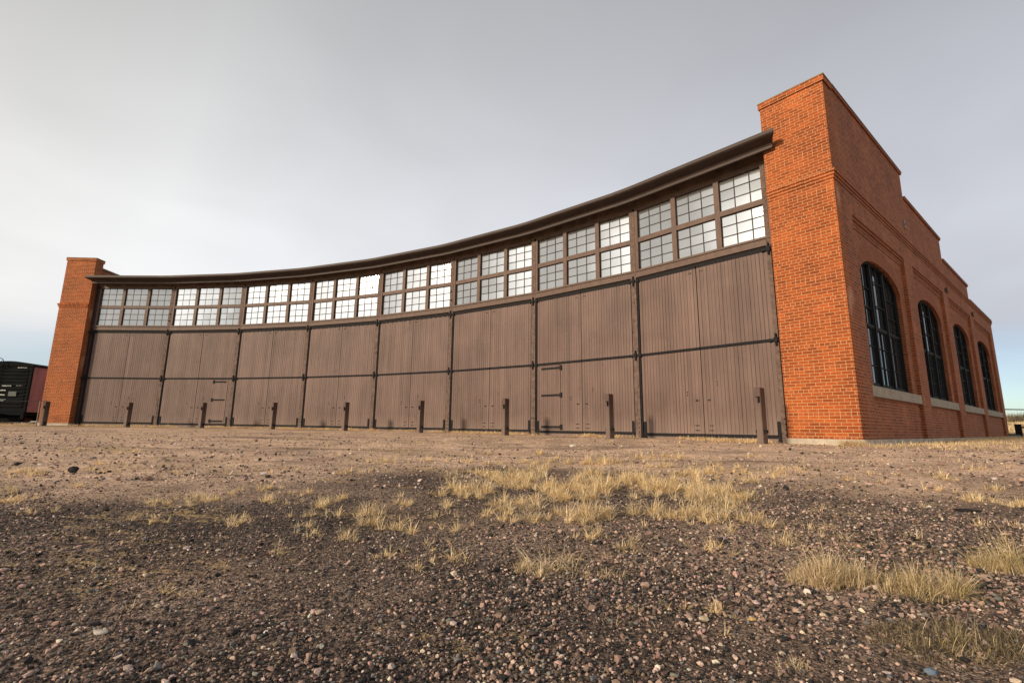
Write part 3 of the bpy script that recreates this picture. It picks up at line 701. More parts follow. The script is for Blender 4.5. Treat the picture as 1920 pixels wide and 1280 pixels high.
s = MB(); s.box(FB, .1, W_ - .1, -LB, -.02, Zf - .22, Zf - .003); s.box(FB, W_ / 2 - .25, W_ / 2 + .25, 0, .75, Zf - .45, Zf - .15); s.box(FB, .0, .18, -.02, .08, Zf - .5, Zf); s.box(FB, .25, W_ - .25, -LB + 3.2, -3.2, .62, Zf - .225); s.box(FB, .5, W_ - .5, -.7, -.3, .5, Zf - .225); s.build('underframe', BXM, bx)
s = MB(); s.tube([FB.w(Vector((W_ / 2 + .62 + .32 * math.cos(a * math.pi / 8), .18, Ze + .12 + .32 * math.sin(a * math.pi / 8)))) for a in range(17)], .022, 6, cap=False)
for a in range(5):
    s.tube([FB.w(Vector((W_ / 2 + .62, .18, Ze + .12))), FB.w(Vector((W_ / 2 + .62 + .31 * math.cos(a * 1.257), .18, Ze + .12 + .31 * math.sin(a * 1.257))))], .015, 5)
s.tube([FB.w(Vector((W_ / 2 + .62, .16, 1.1))), FB.w(Vector((W_ / 2 + .62, .16, Ze + .12)))], .02, 6)
s.build('brake_wheel', IRON, bx)
s = MB()
for (xx, zz, ww, hh) in ((.35, 4.28, .55, .055), (1.15, 2.98, .62, .07), (.42, 3.02, .34, .035), (1.45, 2.66, .75, .085), (1.45, 2.34, .8, .085), (1.35, 2.05, .6, .03), (1.45, 1.95, .8, .09)):
    x_ = xx
    while x_ < xx + ww:   # weathered stencil lettering, too worn to read
        l = random.uniform(.035, .09); s.box(FB, x_, x_ + l, .052, .056, zz + random.uniform(0, .01), zz + hh - random.uniform(0, .02)); x_ += l + random.choice((.012, .015, .05))
s.build('stencil_lettering', WHT, bx)
s = MB(); s.box(FB, .72, 1.22, .05, .075, 2.30, 2.62); s.build('placard_board', plain_mat('placard_grey', (.12, .13, .13)), bx)
s = MB(); s.box(FB, 1.7, W_ - .2, .05, .058, 1.33, 1.6); s.build('rust_patch', RUST, bx)
for yy in (-1.9, -LB + 1.9):
    s = MB(); 
    for xx in (.42, W_ - .56):
        s.box(FB, xx, xx + .14, yy - 1.0, yy + 1.0, .82, 1.0)
        s.box(FB, xx - .02, xx + .16, yy - .45, yy + .45, .70, .92)
    s.box(FB, .4, W_ - .4, yy - .15, yy + .15, .78, .98)
    tr = s.build('truck', BXM, bx)
    for yo in (-.85, .85):
        for xx in (.58, W_ - .72):
            s = MB(); s.tube([FB.w(Vector((xx, yy + yo, .93 - .02))), FB.w(Vector((xx + .13, yy + yo, .93 - .02)))], .42, 20); s.build('wheel', RUST, tr)
for i_, xx in enumerate((.72, W_ - .79)):
    s = MB(); s.box(FB, xx, xx + .07, -40, 12, .36, .50); o = s.build('rail', RUST, loc=(bo.x, bo.y, .4)); tag(o, ('near' if i_ == 0 else 'far') + ' rail of the track, the one under the boxcar\'s ' + ('right-hand wheels' if i_ == 0 else 'left-hand wheels'), 'rail', 'rails under the boxcar')

# wire fence tied to the left-most stop post
xf, yf = -.97038 * 22.6, 22.6
fe = tag(empty('wire_fence', (xf, yf, .3)), 'thin wire strand on a slim steel stake beside the left end stop post', 'fence')
s = MB(); s.tube([(xf, yf, .15), (xf, yf, H + .945)], .022, 6); s.build('stake', COPEM, fe)
s = MB(); s.tube([(xf, yf, H + .94), (xf - 4, yf + 1.0, H + 1.03), (xf - 9, yf + 2, H + 1.15)], .014, 5); s.tube([(xf, yf, H + .94), (xf + .35, yf - .05, H + .96)], .012, 5); s.build('wire', IRON, fe)
s = MB(); s.tube([(xf - 9, yf + 2, .1), (xf - 9, yf + 2, H + 1.16)], .03, 6); s.build('stake', COPEM, fe)
# weathered timbers lying by the track
for k, (px, py, L, rz, lab) in enumerate(((57, 797.5, 1.1, .25, 'grey weathered timber lying in dry grass left of the end stop post'), (22, 801.5, 1.0, .05, 'dark rusty timber end lying in the grass at the left edge'))):
    x, y, z = at(px, max(py, 799)); y = 27.5 - k; x = (px - 960) / F_PX * y; z = float(ground_z(x, y))
    f2 = Frame((x, y, 0), (math.cos(rz), math.sin(rz), 0), (-math.sin(rz), math.cos(rz), 0))
    s = MB(); s.bbox(f2, -L / 2, L / 2, -.09, .09, z - .03, z + .10, .01); tag(s.build('timber', TIMB if k == 0 else RUST, loc=(x, y, z)), lab, 'timber')

# ------------------------------------------------------------------ right background
def dirpt(k, y, z): return Vector((k * y, y, z))
q = dirpt(1.0403, 27.0, 0)
fp = tag(empty('fence_post', (q.x, q.y, .4)), 'black square post standing at the right edge beyond the brick wall', 'post')
s = MB(); s.bbox(Frame(q, (.8, .6, 0), (-.6, .8, 0)), -.13, .13, -.13, .13, .2, Z(.53), .01); s.build('post', IRON, fp)
s = MB(); s.tube([q + Vector((0, 0, Z(.36))), q + Vector((5, 2.5, Z(.34)))], .045, 8); s.build('rail', IRON, fp)
q = dirpt(1.0285, 25.6, 0)
s = MB(); s.bbox(Frame(q, (.9, -.43, 0), (.43, .9, 0)), -.20, .20, -.12, .12, .3, Z(-.03), .01)
ub = s.build('utility_box', plain_mat('teal_paint', (.05, .10, .12), .5), loc=(q.x, q.y, .3)); tag(ub, 'small teal metal box at the far foot of the brick side wall', 'box')
s = MB(); s.box(Frame(q, (.9, -.43, 0), (.43, .9, 0)), -.22, .22, -.14, .14, Z(-.03), Z(-.01)); s.build('lid', IRON, ub)
a = FS.w(Vector((WL, -.1, Z(1.28)))); 
cb = tag(empty('overhead_cable', a), 'thin dark cable running from the far corner of the brick wall to the right edge', 'cable')
s = MB(); s.tube([a, a.lerp(Vector((44, 34, Z(1.78))), .5) - Vector((0, 0, .05)), Vector((44, 34, Z(1.78)))], .028, 6); s.build('wire', IRON, cb)
s = MB(); s.tube([(44, 34, 0), (44, 34, 2.6)], .11, 10); s.build('pole', TIMB, cb)

# ------------------------------------------------------------------ ground
def ground_mat():
    M, t, p = newmat('ground'); g = N(t, 'ShaderNodeNewGeometry').outputs['Position']
    s = N(t, 'ShaderNodeSeparateXYZ'); t.links.new(g, s.inputs[0])
    v1 = N(t, 'ShaderNodeTexVoronoi'); v1.inputs['Scale'].default_value = 62; t.links.new(g, v1.inputs['Vector'])
    v2 = N(t, 'ShaderNodeTexVoronoi'); v2.inputs['Scale'].default_value = 150; t.links.new(g, v2.inputs['Vector'])
    v3 = N(t, 'ShaderNodeTexVoronoi'); v3.inputs['Scale'].default_value = 24; t.links.new(g, v3.inputs['Vector'])
    def cell(v):
        c = N(t, 'ShaderNodeSeparateColor'); t.links.new(v.outputs['Color'], c.inputs[0]); return c.outputs[0]
    pal_d = [(0.0, (.013, .013, .014)), (0.45, (.030, .027, .026)), (0.72, (.070, .056, .050)), (0.88, (.14, .100, .083)), (1.0, (.25, .20, .17))]
    pal_l = [(0.0, (.30, .205, .155)), (0.4, (.56, .405, .305)), (0.75, (.66, .49, .37)), (1.0, (.78, .62, .49))]
    dark = MIX(t, .5, RAMP(t, cell(v1), pal_d), RAMP(t, cell(v2), pal_d))
    pal_m = [(0.0, (.030, .026, .025)), (0.4, (.078, .063, .056)), (0.75, (.165, .128, .108)), (1.0, (.34, .27, .23))]
    fin = MIX(t, .6, RAMP(t, cell(v1), pal_m), RAMP(t, cell(v2), pal_m))
    zone = RAMP(t, NOISE(t, g, 0.75, 5, 0.62, 0.5), [(0.40, (0,) * 3), (0.58, (1,) * 3)]); zs_ = N(t, 'ShaderNodeSeparateColor'); t.links.new(zone, zs_.inputs[0])
    dark = MIX(t, zs_.outputs[0], dark, fin)
    lite = MIX(t, .5, RAMP(t, cell(v3), pal_l), RAMP(t, cell(v2), pal_l))
    big = NOISE(t, g, 0.33, 5, 0.6, 0.4); med = NOISE(t, g, 1.5, 5, 0.65); fine = NOISE(t, g, 9, 5, 0.7)
    mp = N(t, 'ShaderNodeMapping'); t.links.new(g, mp.inputs[0]); mp.inputs['Scale'].default_value = (0.25, 0.9, 1)
    # bare pale dirt starts some metres in front of the doors
    dist = N(t, 'ShaderNodeVectorMath', operation='LENGTH'); t.links.new(g, dist.inputs[0])
    pa = N(t, 'ShaderNodeAttribute'); pa.attribute_name = 'tone'
    kk = N(t, 'ShaderNodeSeparateColor'); t.links.new(pa.outputs['Color'], kk.inputs[0])
    col = MIX(t, kk.outputs[0], dark, lite)
    brown = RAMP(t, med, [(0.35, (.70, .68, .67)), (0.65, (1.28, 1.22, 1.16))])
    col = MIX(t, 1.0, col, brown, 'MULTIPLY')
    # darker damp soil patches in the pale zone
    dp = RAMP(t, NOISE(t, mp.outputs[0], 1.0, 6, 0.65, 0.3), [(0.54, (0,) * 3), (0.66, (.75,) * 3)])
    dps = N(t, 'ShaderNodeSeparateColor'); t.links.new(dp, dps.inputs[0])
    col = MIX(t, dps.outputs[0], col, (.11, .078, .060))
    # broken dead straw trodden into the dirt
    mpl = N(t, 'ShaderNodeMapping'); t.links.new(g, mpl.inputs[0]); mpl.inputs['Scale'].default_value = (1.0, 1.6, 1)
    lt = MATH(t, 'MULTIPLY', NOISE(t, mpl.outputs[0], 0.8, 3, 0.5), NOISE(t, mpl.outputs[0], 7.5, 5, 0.75))
    ltr = RAMP(t, lt, [(0.30, (0,) * 3), (0.36, (.8,) * 3)]); lts = N(t, 'ShaderNodeSeparateColor'); t.links.new(ltr, lts.inputs[0])
    col = MIX(t, lts.outputs[0], col, (.42, .30, .155))
    # dry straw litter further off
    far = RAMP(t, MATH(t, 'DIVIDE', dist.outputs['Value'], 60.0), [(0.42, (0,) * 3), (0.62, (1,) * 3)])
    fs = N(t, 'ShaderNodeSeparateColor'); t.links.new(far, fs.inputs[0])
    straw = RAMP(t, fine, [(0.3, (.16, .105, .045)), (0.7, (.40, .28, .13))])
    col = MIX(t, fs.outputs[0], col, straw)
    t.links.new(col, p.inputs['Base Color']); p.inputs['Roughness'].default_value = 0.95; p.inputs['Specular IOR Level'].default_value = 0.15
    h = MATH(t, 'ADD', MATH(t, 'MULTIPLY', v1.outputs['Distance'], -1.0), MATH(t, 'MULTIPLY', v2.outputs['Distance'], -.5))
    h = MATH(t, 'ADD', h, MATH(t, 'MULTIPLY', fine, 1.5)); h = MATH(t, 'ADD', h, MATH(t, 'MULTIPLY', v3.outputs['Distance'], -1.2))
    bump(t, p, h, 0.8, 0.02)
    return M
GM = ground_mat()
n = 520; tt = np.linspace(-1, 1, n); a_ = 1.0; B_ = np.arcsinh(900 / a_)
gx = a_ * np.sinh(B_ * tt); gy = 2.0 + a_ * np.sinh(B_ * tt)
X, Y = np.meshgrid(gx, gy); Zg = ground_z(X, Y)
verts = np.stack([X.ravel(), Y.ravel(), Zg.ravel()], 1)
idx = np.arange(n * n).reshape(n, n); quads = np.stack([idx[:-1, :-1], idx[:-1, 1:], idx[1:, 1:], idx[1:, :-1]], -1).reshape(-1, 4)
def np_mesh(name, verts, faces, mat, k, smooth=False, color=None):
    me = bpy.data.meshes.new(name)
    me.vertices.add(len(verts)); me.vertices.foreach_set('co', verts.astype(np.float32).ravel())
    me.loops.add(faces.size); me.loops.foreach_set('vertex_index', faces.astype(np.int32).ravel())
    me.polygons.add(len(faces)); me.polygons.foreach_set('loop_start', np.arange(0, faces.size, k, dtype=np.int32))
    try: me.polygons.foreach_set('loop_total', np.full(len(faces), k, dtype=np.int32))
    except Exception: pass
    me.polygons.foreach_set('use_smooth', np.full(len(faces), smooth))
    if color is not None:
        ca = me.color_attributes.new('tone', 'FLOAT_COLOR', 'POINT'); c4 = np.ones((len(verts), 4), np.float32); c4[:, :3] = color
        ca.data.foreach_set('color', c4.ravel())
    me.materials.append(mat); me.update(calc_edges=True); me.validate()
    o = bpy.data.objects.new(name, me); COL.objects.link(o); return o
pz = pale(X.ravel(), Y.ravel()); tag(np_mesh('ground', verts, quads, GM, 4, True, np.stack([pz, pz, pz], 1)), 'open yard of dark gravel and pale pinkish dirt', kind='structure')

# ------------------------------------------------------------------ gravel
def attr_mat(name, rough, bscale, bst, trans=0.0, sat=1.0):
    M, t, p = newmat(name); a = N(t, 'ShaderNodeAttribute'); a.attribute_name = 'tone'
    nz = NOISE(t, objn(t), bscale, 4, 0.7)
    col = MIX(t, 1.0, a.outputs['Color'], RAMP(t, nz, [(0.3, (.72,) * 3), (0.7, (1.25,) * 3)]), 'MULTIPLY')
    t.links.new(col, p.inputs['Base Color']); p.inputs['Roughness'].default_value = rough; p.inputs['Specular IOR Level'].default_value = 0.25
    bump(t, p, nz, bst, 0.003)
    if trans: 
        tr = N(t, 'ShaderNodeBsdfTranslucent'); t.links.new(col, tr.inputs[0]); mx = N(t, 'ShaderNodeMixShader'); mx.inputs[0].default_value = trans
        t.links.new(p.outputs[0], mx.inputs[1]); t.links.new(tr.outputs[0], mx.inputs[2]); t.links.new(mx.outputs[0], t.nodes['Material Output'].inputs[0])
    return M
PEB = attr_mat('pebble', 0.85, 160, 0.35)
import bmesh
def ico(sub):
    b = bmesh.new(); bmesh.ops.create_icosphere(b, subdivisions=sub, radius=1); v = np.array([q.co[:] for q in b.verts]); f = np.array([[l.index for l in q.verts] for q in b.faces]); b.free(); return v, f
def stone_variants(sub, n):
    v, f = ico(sub); out = []
    for k in range(n):
        q = v.copy()
        for _ in range(8):
            d = rng.normal(size=3); d /= np.linalg.norm(d); c = rng.uniform(.40, .80); s_ = q @ d; q -= np.outer(np.maximum(s_ - c, 0), d)   # chop facets
        q *= rng.uniform(.85, 1.15, size=(len(q), 1)) if sub == 1 else rng.uniform(.94, 1.06, size=(len(q), 1))
        q *= np.array([1.0, rng.uniform(.65, .95), rng.uniform(.5, .8)]); out.append(q)
    return out, f
PAL = np.array([(.020, .020, .022), (.032, .029, .028), (.065, .050, .044), (.12, .088, .072), (.20, .140, .112), (.30, .205, .165), (.42, .29, .24), (.50, .39, .32), (.58, .52, .44), (.15, .145, .14)])
def rocks(px_dist, size, sub, name, pw):
    xs, ys = px_dist
    zs = ground_z(xs, ys); V, f = stone_variants(sub, 10); nv = len(V[0]); N_ = len(xs)
    k = rng.integers(0, 10, N_); base = np.array(V)[k]           # N,nv,3
    ang = rng.uniform(0, 2 * np.pi, N_); c, s_ = np.cos(ang), np.sin(ang)
    tl = rng.normal(0, .35, N_); ct, st = np.cos(tl), np.sin(tl)
    x, y, z = base[..., 0], base[..., 1], base[..., 2]
    y, z = y * ct[:, None] - z * st[:, None], y * st[:, None] + z * ct[:, None]
    x, y = x * c[:, None] - y * s_[:, None], x * s_[:, None] + y * c[:, None]
    P_ = np.stack([x, y, z], -1) * size[:, None, None]; P_[..., 0] += xs[:, None]; P_[..., 1] += ys[:, None]; P_[..., 2] += (zs + size * .42)[:, None]
    F_ = (f[None] + (np.arange(N_) * nv)[:, None, None]).reshape(-1, 3)
    pk = pw / pw.sum(); ci = rng.choice(len(PAL), N_, p=pk); col = PAL[ci] * rng.uniform(.75, 1.25, (N_, 1)) * rng.uniform(.93, 1.07, (N_, 3))
    return P_.reshape(-1, 3), F_, np.repeat(col, nv, 0)
def scatter(n, r0, r1, power=1.0, half=1.18):
    """points in the wedge in front of the viewpoint (and a margin on both sides)"""
    u = rng.random(n); y = r0 * (r1 / r0) ** (u ** power); x = rng.uniform(-half, half, n) * (y + .70); return x, y
def coarse(x, y):   # where the coarse ballast lies
    c = vnoise(x * .9 + 3, y * .9, 21) + .5 * vnoise(x * 2.3, y * 2.3, 22)
    right = sstep(-.1, .7, x / np.maximum(y, .5)) ; left = sstep(.15, .8, -x / np.maximum(y, .5)) * (y < 3.2)
    return c + .38 * right + .30 * left - .12
fine_w = np.array([11, 11, 14, 16, 15, 11, 7, 5, 1.5, 9.]); mix_w = np.array([9, 8, 8, 10, 14, 15, 11, 6, .8, 6.])
acc = []
x, y = scatter(185000, .50, 6.5, 0.95); w = coarse(x, y); keep = rng.random(len(x)) < np.clip(.85 + w * .6, .35, 1) * (1 - .93 * pale(x, y)); x, y = x[keep], y[keep]
acc.append(rocks((x, y), rng.lognormal(math.log(.0043), .40, len(x)), 1, 'fine', fine_w))
x, y = scatter(92000, .50, 8.5, 0.9); w = coarse(x, y); keep = rng.random(len(x)) < np.clip(.30 + w * 1.7, .14, 1) * (1 - .8 * pale(x, y)); x, y = x[keep], y[keep]
acc.append(rocks((x, y), np.clip(rng.lognormal(math.log(.0068), .32, len(x)), .004, .020), 1, 'mid', mix_w))
x, y = scatter(6500, .50, 5.0, 1.0); w = coarse(x, y); keep = rng.random(len(x)) < np.clip(.08 + w * 1.4, .02, 1); x, y = x[keep], y[keep]
acc.append(rocks((x, y), np.clip(rng.lognormal(math.log(.0108), .26, len(x)), .006, .022), 2, 'big', mix_w))
x, y = scatter(9000, 4.0, 17, 1.0); acc.append(rocks((x, y), rng.lognormal(math.log(.013), .4, len(x)), 1, 'far', np.array([3, 3, 5, 10, 14, 16, 14, 12, 5, 4.])))
vo = 0; VV = []; FF = []; CC = []
for (v, f, c) in acc: VV.append(v); FF.append(f + vo); CC.append(c); vo += len(v)
tag(np_mesh('gravel', np.concatenate(VV), np.concatenate(FF), PEB, 3, False, np.concatenate(CC)), 'loose dark and pinkish gravel strewn over the yard', kind='stuff')
del VV, FF, CC, acc
# single larger stones
def big_stone(px, py, r, flat, col, label, cat='stone', seed=0, name='stone'):
    x, y, z = at(px, py); g = np.random.default_rng(seed); v, f = ico(3); q = v.copy()
    for _ in range(9):
        d = g.normal(size=3); d /= np.linalg.norm(d); c = g.uniform(.5, .9); s_ = q @ d; q -= np.outer(np.maximum(s_ - c, 0), d)
    q *= np.array([1, .62, flat]) * r; a = g.uniform(-.4, .4); q[:, 0], q[:, 1] = q[:, 0] * math.cos(a) - q[:, 1] * math.sin(a), q[:, 0] * math.sin(a) + q[:, 1] * math.cos(a)
    o = np_mesh(name, q, f, plain_mat('stone_' + str(seed), col, .85, .25, 30, .3, 120), 3, False); o.location = (x, y, z + r * flat * .35); tag(o, label, cat)
big_stone(187, 1186, .024, .30, (.42, .38, .33), 'flat pale stone among dark gravel at lower left', seed=1)
big_stone(357, 1208, .018, .35, (.14, .16, .13), 'grey green stone just right of the flat pale one at lower left', seed=2)
big_stone(1747, 1262, .019, .6, (.13, .17, .22), 'small bluish stone at the bottom right near the matted grass', seed=3)
big_stone(1073, 837, .085, .45, (.55, .50, .42), 'white lump of rock on pale dirt before the near wicket door', seed=4)
big_stone(137, 886, .048, .9, (.015, .014, .016), 'small black lump standing on pale dirt at left', 'lump', seed=5, name='black_lump')
big_stone(1410, 1161, .015, .35, (.55, .36, .14), 'small yellow chip on gravel left of the big straw tuft', 'chip', seed=6, name='chip')
big_stone(1812, 958, .085, .13, (.012, .011, .011), 'low black clod lying on the gravel at right', 'clod', seed=7, name='black_clod')

# ------------------------------------------------------------------ grass
GR = attr_mat('dry_grass', 0.75, 40, 0.1, trans=0.35)
STRAW = np.array([(.90, .71, .42), (.84, .62, .31), (.94, .78, .51), (.60, .42, .20), (.88, .71, .46)])
PALE = np.array([(.78, .63, .41), (.72, .57, .35), (.86, .71, .50), (.54, .42, .24), (.38, .28, .15)])
OLIVE = np.array([(.60, .48, .24), (.48, .38, .17), (.70, .56, .31), (.36, .28, .12), (.74, .60, .38)])
BROWN = np.array([(.20, .155, .095), (.14, .11, .07), (.27, .21, .13), (.10, .08, .055), (.32, .26, .16)])
def blades(x, y, h, w, lean, az, pal, curl=.6):
    """x,y,h,w,lean,az arrays -> verts (N*7), faces tri"""
    N_ = len(x); z = ground_z(x, y) - .004
    ca, sa = np.cos(az), np.sin(az); pa = az + np.pi / 2 + rng.normal(0, .5, N_); wx, wy = np.cos(pa) * w / 2, np.sin(pa) * w / 2
    V = np.zeros((N_, 7, 3)); T = (0, .38, .74, 1.0); ws = (1, .85, .55, 0)
    k = 0
    for t, s_ in zip(T, ws):
        a = lean * (.45 + curl * t); r = h * t * np.sin(a); zz = h * t * np.cos(a)
        cx, cy, cz = x + ca * r, y + sa * r, z + np.maximum(zz, .003 * t)
        if s_ > 0:
            V[:, k] = np.stack([cx - wx * s_, cy - wy * s_, cz], -1); V[:, k + 1] = np.stack([cx + wx * s_, cy + wy * s_, cz], -1); k += 2
        else: V[:, k] = np.stack([cx, cy, cz], -1)
    f = np.array([(0, 1, 3), (0, 3, 2), (2, 3, 5), (2, 5, 4), (4, 5, 6)])
    F_ = (f[None] + (np.arange(N_) * 7)[:, None, None]).reshape(-1, 3)
    c = pal[rng.integers(0, len(pal), N_)] * rng.uniform(.7, 1.2, (N_, 1)); return V.reshape(-1, 3), F_, np.repeat(c, 7, 0)
def tuft(x, y, r, h, n, pal, lean=.55, w=.0022, squash=1.0, bias=None, curl=.6):
    a = rng.uniform(0, 2 * np.pi, n); q = np.sqrt(rng.random(n)) * r * rng.uniform(.6, 1.0, n)
    bx_, by_ = x + q * np.cos(a), y + q * np.sin(a) * squash
    le = np.abs(rng.normal(lean, lean * .45, n)); az = a + rng.normal(0, .7, n)
    if bias is not None: az = np.where(rng.random(n) < .7, bias + rng.normal(0, .4, n), az)
    hh = h * rng.uniform(.45, 1.1, n) * (1 - .35 * (q / max(r, 1e-3)) ** 2)
    return blades(bx_, by_, hh, w * rng.uniform(.6, 1.3, n), le, az, pal, curl)
def join_build(name, parts, mat, label, cat=None, kind=None, group=None, org=None):
    vo = 0; A, B, C_ = [], [], []
    for v, f, c in parts: A.append(v); B.append(f + vo); C_.append(c); vo += len(v)
    v = np.concatenate(A)
    o3 = np.array(org) if org is not None else np.zeros(3)
    o = np_mesh(name, v - o3, np.concatenate(B), mat, 3, False, np.concatenate(C_)); o.location = tuple(o3)
    return tag(o, label, cat, group, kind)
# --- small scattered tufts (ground cover)
small = [(290,942,.8),(310,944,.8),(350,935,.7),(365,932,.7),(385,939,.9),(405,937,.8),(353,947,.7),(435,926,.7),(488,918,1),(505,915,.8),(495,940,1),(545,925,.6),(580,925,.8),(290,978,.8),(535,945,.5),(310,1113,.55),(60,963,.8),(15,942,1),(35,940,.8),(8,920,.9),(20,922,.8),(150,912,.8),(325,885,.7),(185,870,1),(40,885,1.1),(60,887,1),(80,890,1),(170,882,.8),(195,885,.8),(245,848,.8),(145,843,.7),(130,846,.5),(535,883,.8),(480,883,.6),(450,980,.9),(435,975,.6),
 (600,950,1.2),(620,945,1.1),(585,965,.8),(578,988,.8),(590,1000,.7),(640,935,1),(690,965,1.5),(680,985,1.2),(700,985,1.2),(755,945,.9),(765,948,.8),(770,1000,1.1),(750,985,.8),(645,1012,1),(840,950,1),(855,968,.6),(855,995,.8),(845,1022,.6),(845,1050,.8),(785,1068,.7),(730,1042,.7),(812,1032,.4),(740,868,.8),(718,866,1),(705,870,.7),(800,864,.9),(870,863,.7),(855,884,.7),(880,885,.7),(895,888,.5),(930,893,.6),(640,888,.9),(650,885,.8),(670,878,.6),(695,883,.7),
 (1105,1010,.9),(1120,1005,.8),(1180,1028,1.0),(1165,1030,.7),(1450,895,.9),(1455,888,1),(1330,880,.6),(1350,870,.7),(1340,875,.8),(1500,882,.8),(1590,900,.8),(1630,888,.6),(1650,905,.7),(1770,893,1.1),(1775,900,.9),(1840,880,.9),(1760,920,.9),(1850,917,1),(1870,918,.9),(1820,935,1),(1840,940,.9),(1830,940,.8),(1900,948,1),(1915,950,1),(1880,946,.8),(1475,1020,.8),(1340,1030,.9),(1330,1032,.6),(1350,1145,.6),(1340,1150,.6),(1440,1020,.35),(1375,995,.5),(1540,950,.4),(1730,948,.5),(1610,885,.5),(1680,890,.5),(1400,905,.7),(1385,895,.8),(1310,890,.7),(940,870,.6),(1000,870,.7),(1030,865,.8),(1130,868,.8),(1170,865,.8),(1190,860,.8),(960,880,.7)]
parts = []
for (px, py, s_) in small:
    x, y, z = at(px, py); k = max(1.0, y / 3.2)
    far = y > 5
    nb = int(46 * s_) ; col = STRAW if random.random() < .75 else PALE
    parts.append(tuft(x, y, .022 * s_ * k ** .7, .10 * s_ * k ** .3, nb, col, random.uniform(.95, 1.3), .0032 * k ** .6, 1.0))
    for _ in range(3): parts.append(tuft(x + random.gauss(0, .05) * k ** .8, y + random.gauss(0, .06) * k ** .8, .018 * s_ * k ** .7, .08 * s_ * k ** .35, int(nb * .5), col, random.uniform(.9, 1.2), .0030 * k ** .6))
# --- the straw meadow in the middle distance: hundreds of tufts
blobs = [(905, 915, 50, 14, .8), (980, 905, 70, 16, 1), (1000, 885, 40, 9, .9), (1065, 925, 80, 20, 1), (1150, 905, 80, 18, 1), (1130, 866, 90, 9, .8), (1240, 858, 110, 8, .55), (1020, 868, 90, 9, .5), (1240, 920, 80, 24, 1), (1330, 925, 75, 22, .95), (1300, 890, 60, 12, .8),
         (1200, 960, 90, 18, .62), (1090, 970, 80, 18, .55), (1310, 965, 60, 16, .6), (990, 950, 40, 12, .6), (960, 975, 40, 10, .4), (1390, 935, 40, 16, .6), (1230, 880, 60, 10, .7), (860, 915, 30, 6, .7)]
def dens(px, py): return max(a_ * math.exp(-.5 * (((px - cx) / (sx * .8)) ** 2 + ((py - cy) / (sy * .8)) ** 2)) for cx, cy, sx, sy, a_ in blobs)
cnt = 0; tries = 0
while cnt < 620 and tries < 60000:
    tries += 1
    px, py = random.uniform(800, 1450), 848 + 160 * random.random()
    x, y, z = at(px, py)
    nz = float(vnoise(x * 2.6, y * 2.6, 31)) * .9 + .6 * float(vnoise(x * 7, y * 7, 32))
    if dens(px, py) + nz * 1.15 < random.uniform(.34, .66): continue
    k = max(1, y / 3.2); cnt += 1
    s_ = random.choice((.6, .8, .9, 1.0, 1.15, 1.35)) * (1.0 if dens(px, py) > .5 else .75)
    pal_ = STRAW if random.random() < (.85 if py < 940 else .45) else PALE
    parts.append(tuft(x, y, .022 * s_, .125 * s_ * k ** .2, int(36 * s_) + 8, pal_, random.uniform(.98, 1.38), .0036 * k ** .5))
    parts.append(tuft(x, y, .05 * s_ * k ** .4, .05 * s_, int(14 * s_), pal_, random.uniform(.6, 1.0), .0024 * k ** .4))
for _ in range(520):
    px, py = random.uniform(560, 1920), 822 + 190 * random.random() ** 1.3
    x, y, z = at(px, py)
    nz = float(vnoise(x * 1.3, y * 1.3, 35)) + .5 * float(vnoise(x * 4, y * 4, 36))
    if nz < .08 + (.16 if px < 820 else 0) + (.12 if py > 950 else 0): continue
    k = max(1, y / 3.2); parts.append(tuft(x, y, .03 * k ** .5, .08 * k ** .25, 22, STRAW if random.random() < .6 else PALE, random.uniform(.95, 1.3), .0030 * k ** .5))
# --- thin fringe of straw along the foot of the doors and walls
for i in range(8):
    for _ in range(90):
        s_ = random.random(); off = abs(random.gauss(.2, .30)) + .05; q = P[i].lerp(P[i + 1], s_) + bays[i].ey * off
        if float(vnoise(i * 5 + s_ * 4, off * 2, 41)) < -.12: continue
        parts.append(tuft(q.x, q.y, .18, .15, 40, STRAW, 1.0, .010, .5))
for _ in range(330):
    u = random.uniform(-.3, 25) ; v = abs(random.gauss(.1, 1.1)) + .1; q = FS.w(Vector((u, v, 0))); parts.append(tuft(q.x, q.y, .22, .13, 38, STRAW if random.random() < .55 else PALE, .9, .008))
for _ in range(26):
    q = FS.w(Vector((-random.uniform(.05, .3), -random.uniform(-.1, .35), 0))); parts.append(tuft(q.x, q.y, .11, .20, 44, PALE, .55, .0035))
for _ in range(10):
    q = FS.w(Vector((-random.uniform(.1, .5), -random.uniform(.3, 1.4), 0))); parts.append(tuft(q.x, q.y, .10, .06, 26, STRAW, 1.1, .004))
for _ in range(420):   # dry grass field left of the building, towards the track
    x, y = random.uniform(-46, -23.6), random.uniform(20.5, 31)
    if x > -24 - (y - 22) * .1 and y > 24: continue
    parts.append(tuft(x, y, .45, .16, 26, STRAW if random.random() < .6 else PALE, .9, .010))
for _ in range(300):   # sparse straw over the pale dirt
    px, py = random.uniform(0, 1920), 812 + 75 * random.random() ** 1.2
    if float(vnoise(px * .008, py * .06, 51)) < .10 and px < 1250: continue
    x, y, z = at(px, py)
    if y > 20: continue
    k = max(1, y / 3.2); parts.append(tuft(x, y, .055 * k ** .8, .055, 22, STRAW if random.random() < .6 else PALE, 1.15, .0024 * k ** .7))
# loose single straws
m_ = 700; x, y = scatter(m_, .7, 6, 1.0); parts.append(blades(x, y, rng.uniform(.03, .12, m_), rng.uniform(.0010, .0022, m_), np.full(m_, 1.9), rng.uniform(0, 6.28, m_), PALE, .5))
join_build('dry_grass', parts, GR, 'dry straw coloured grass tufts scattered over the gravel yard', kind='stuff')
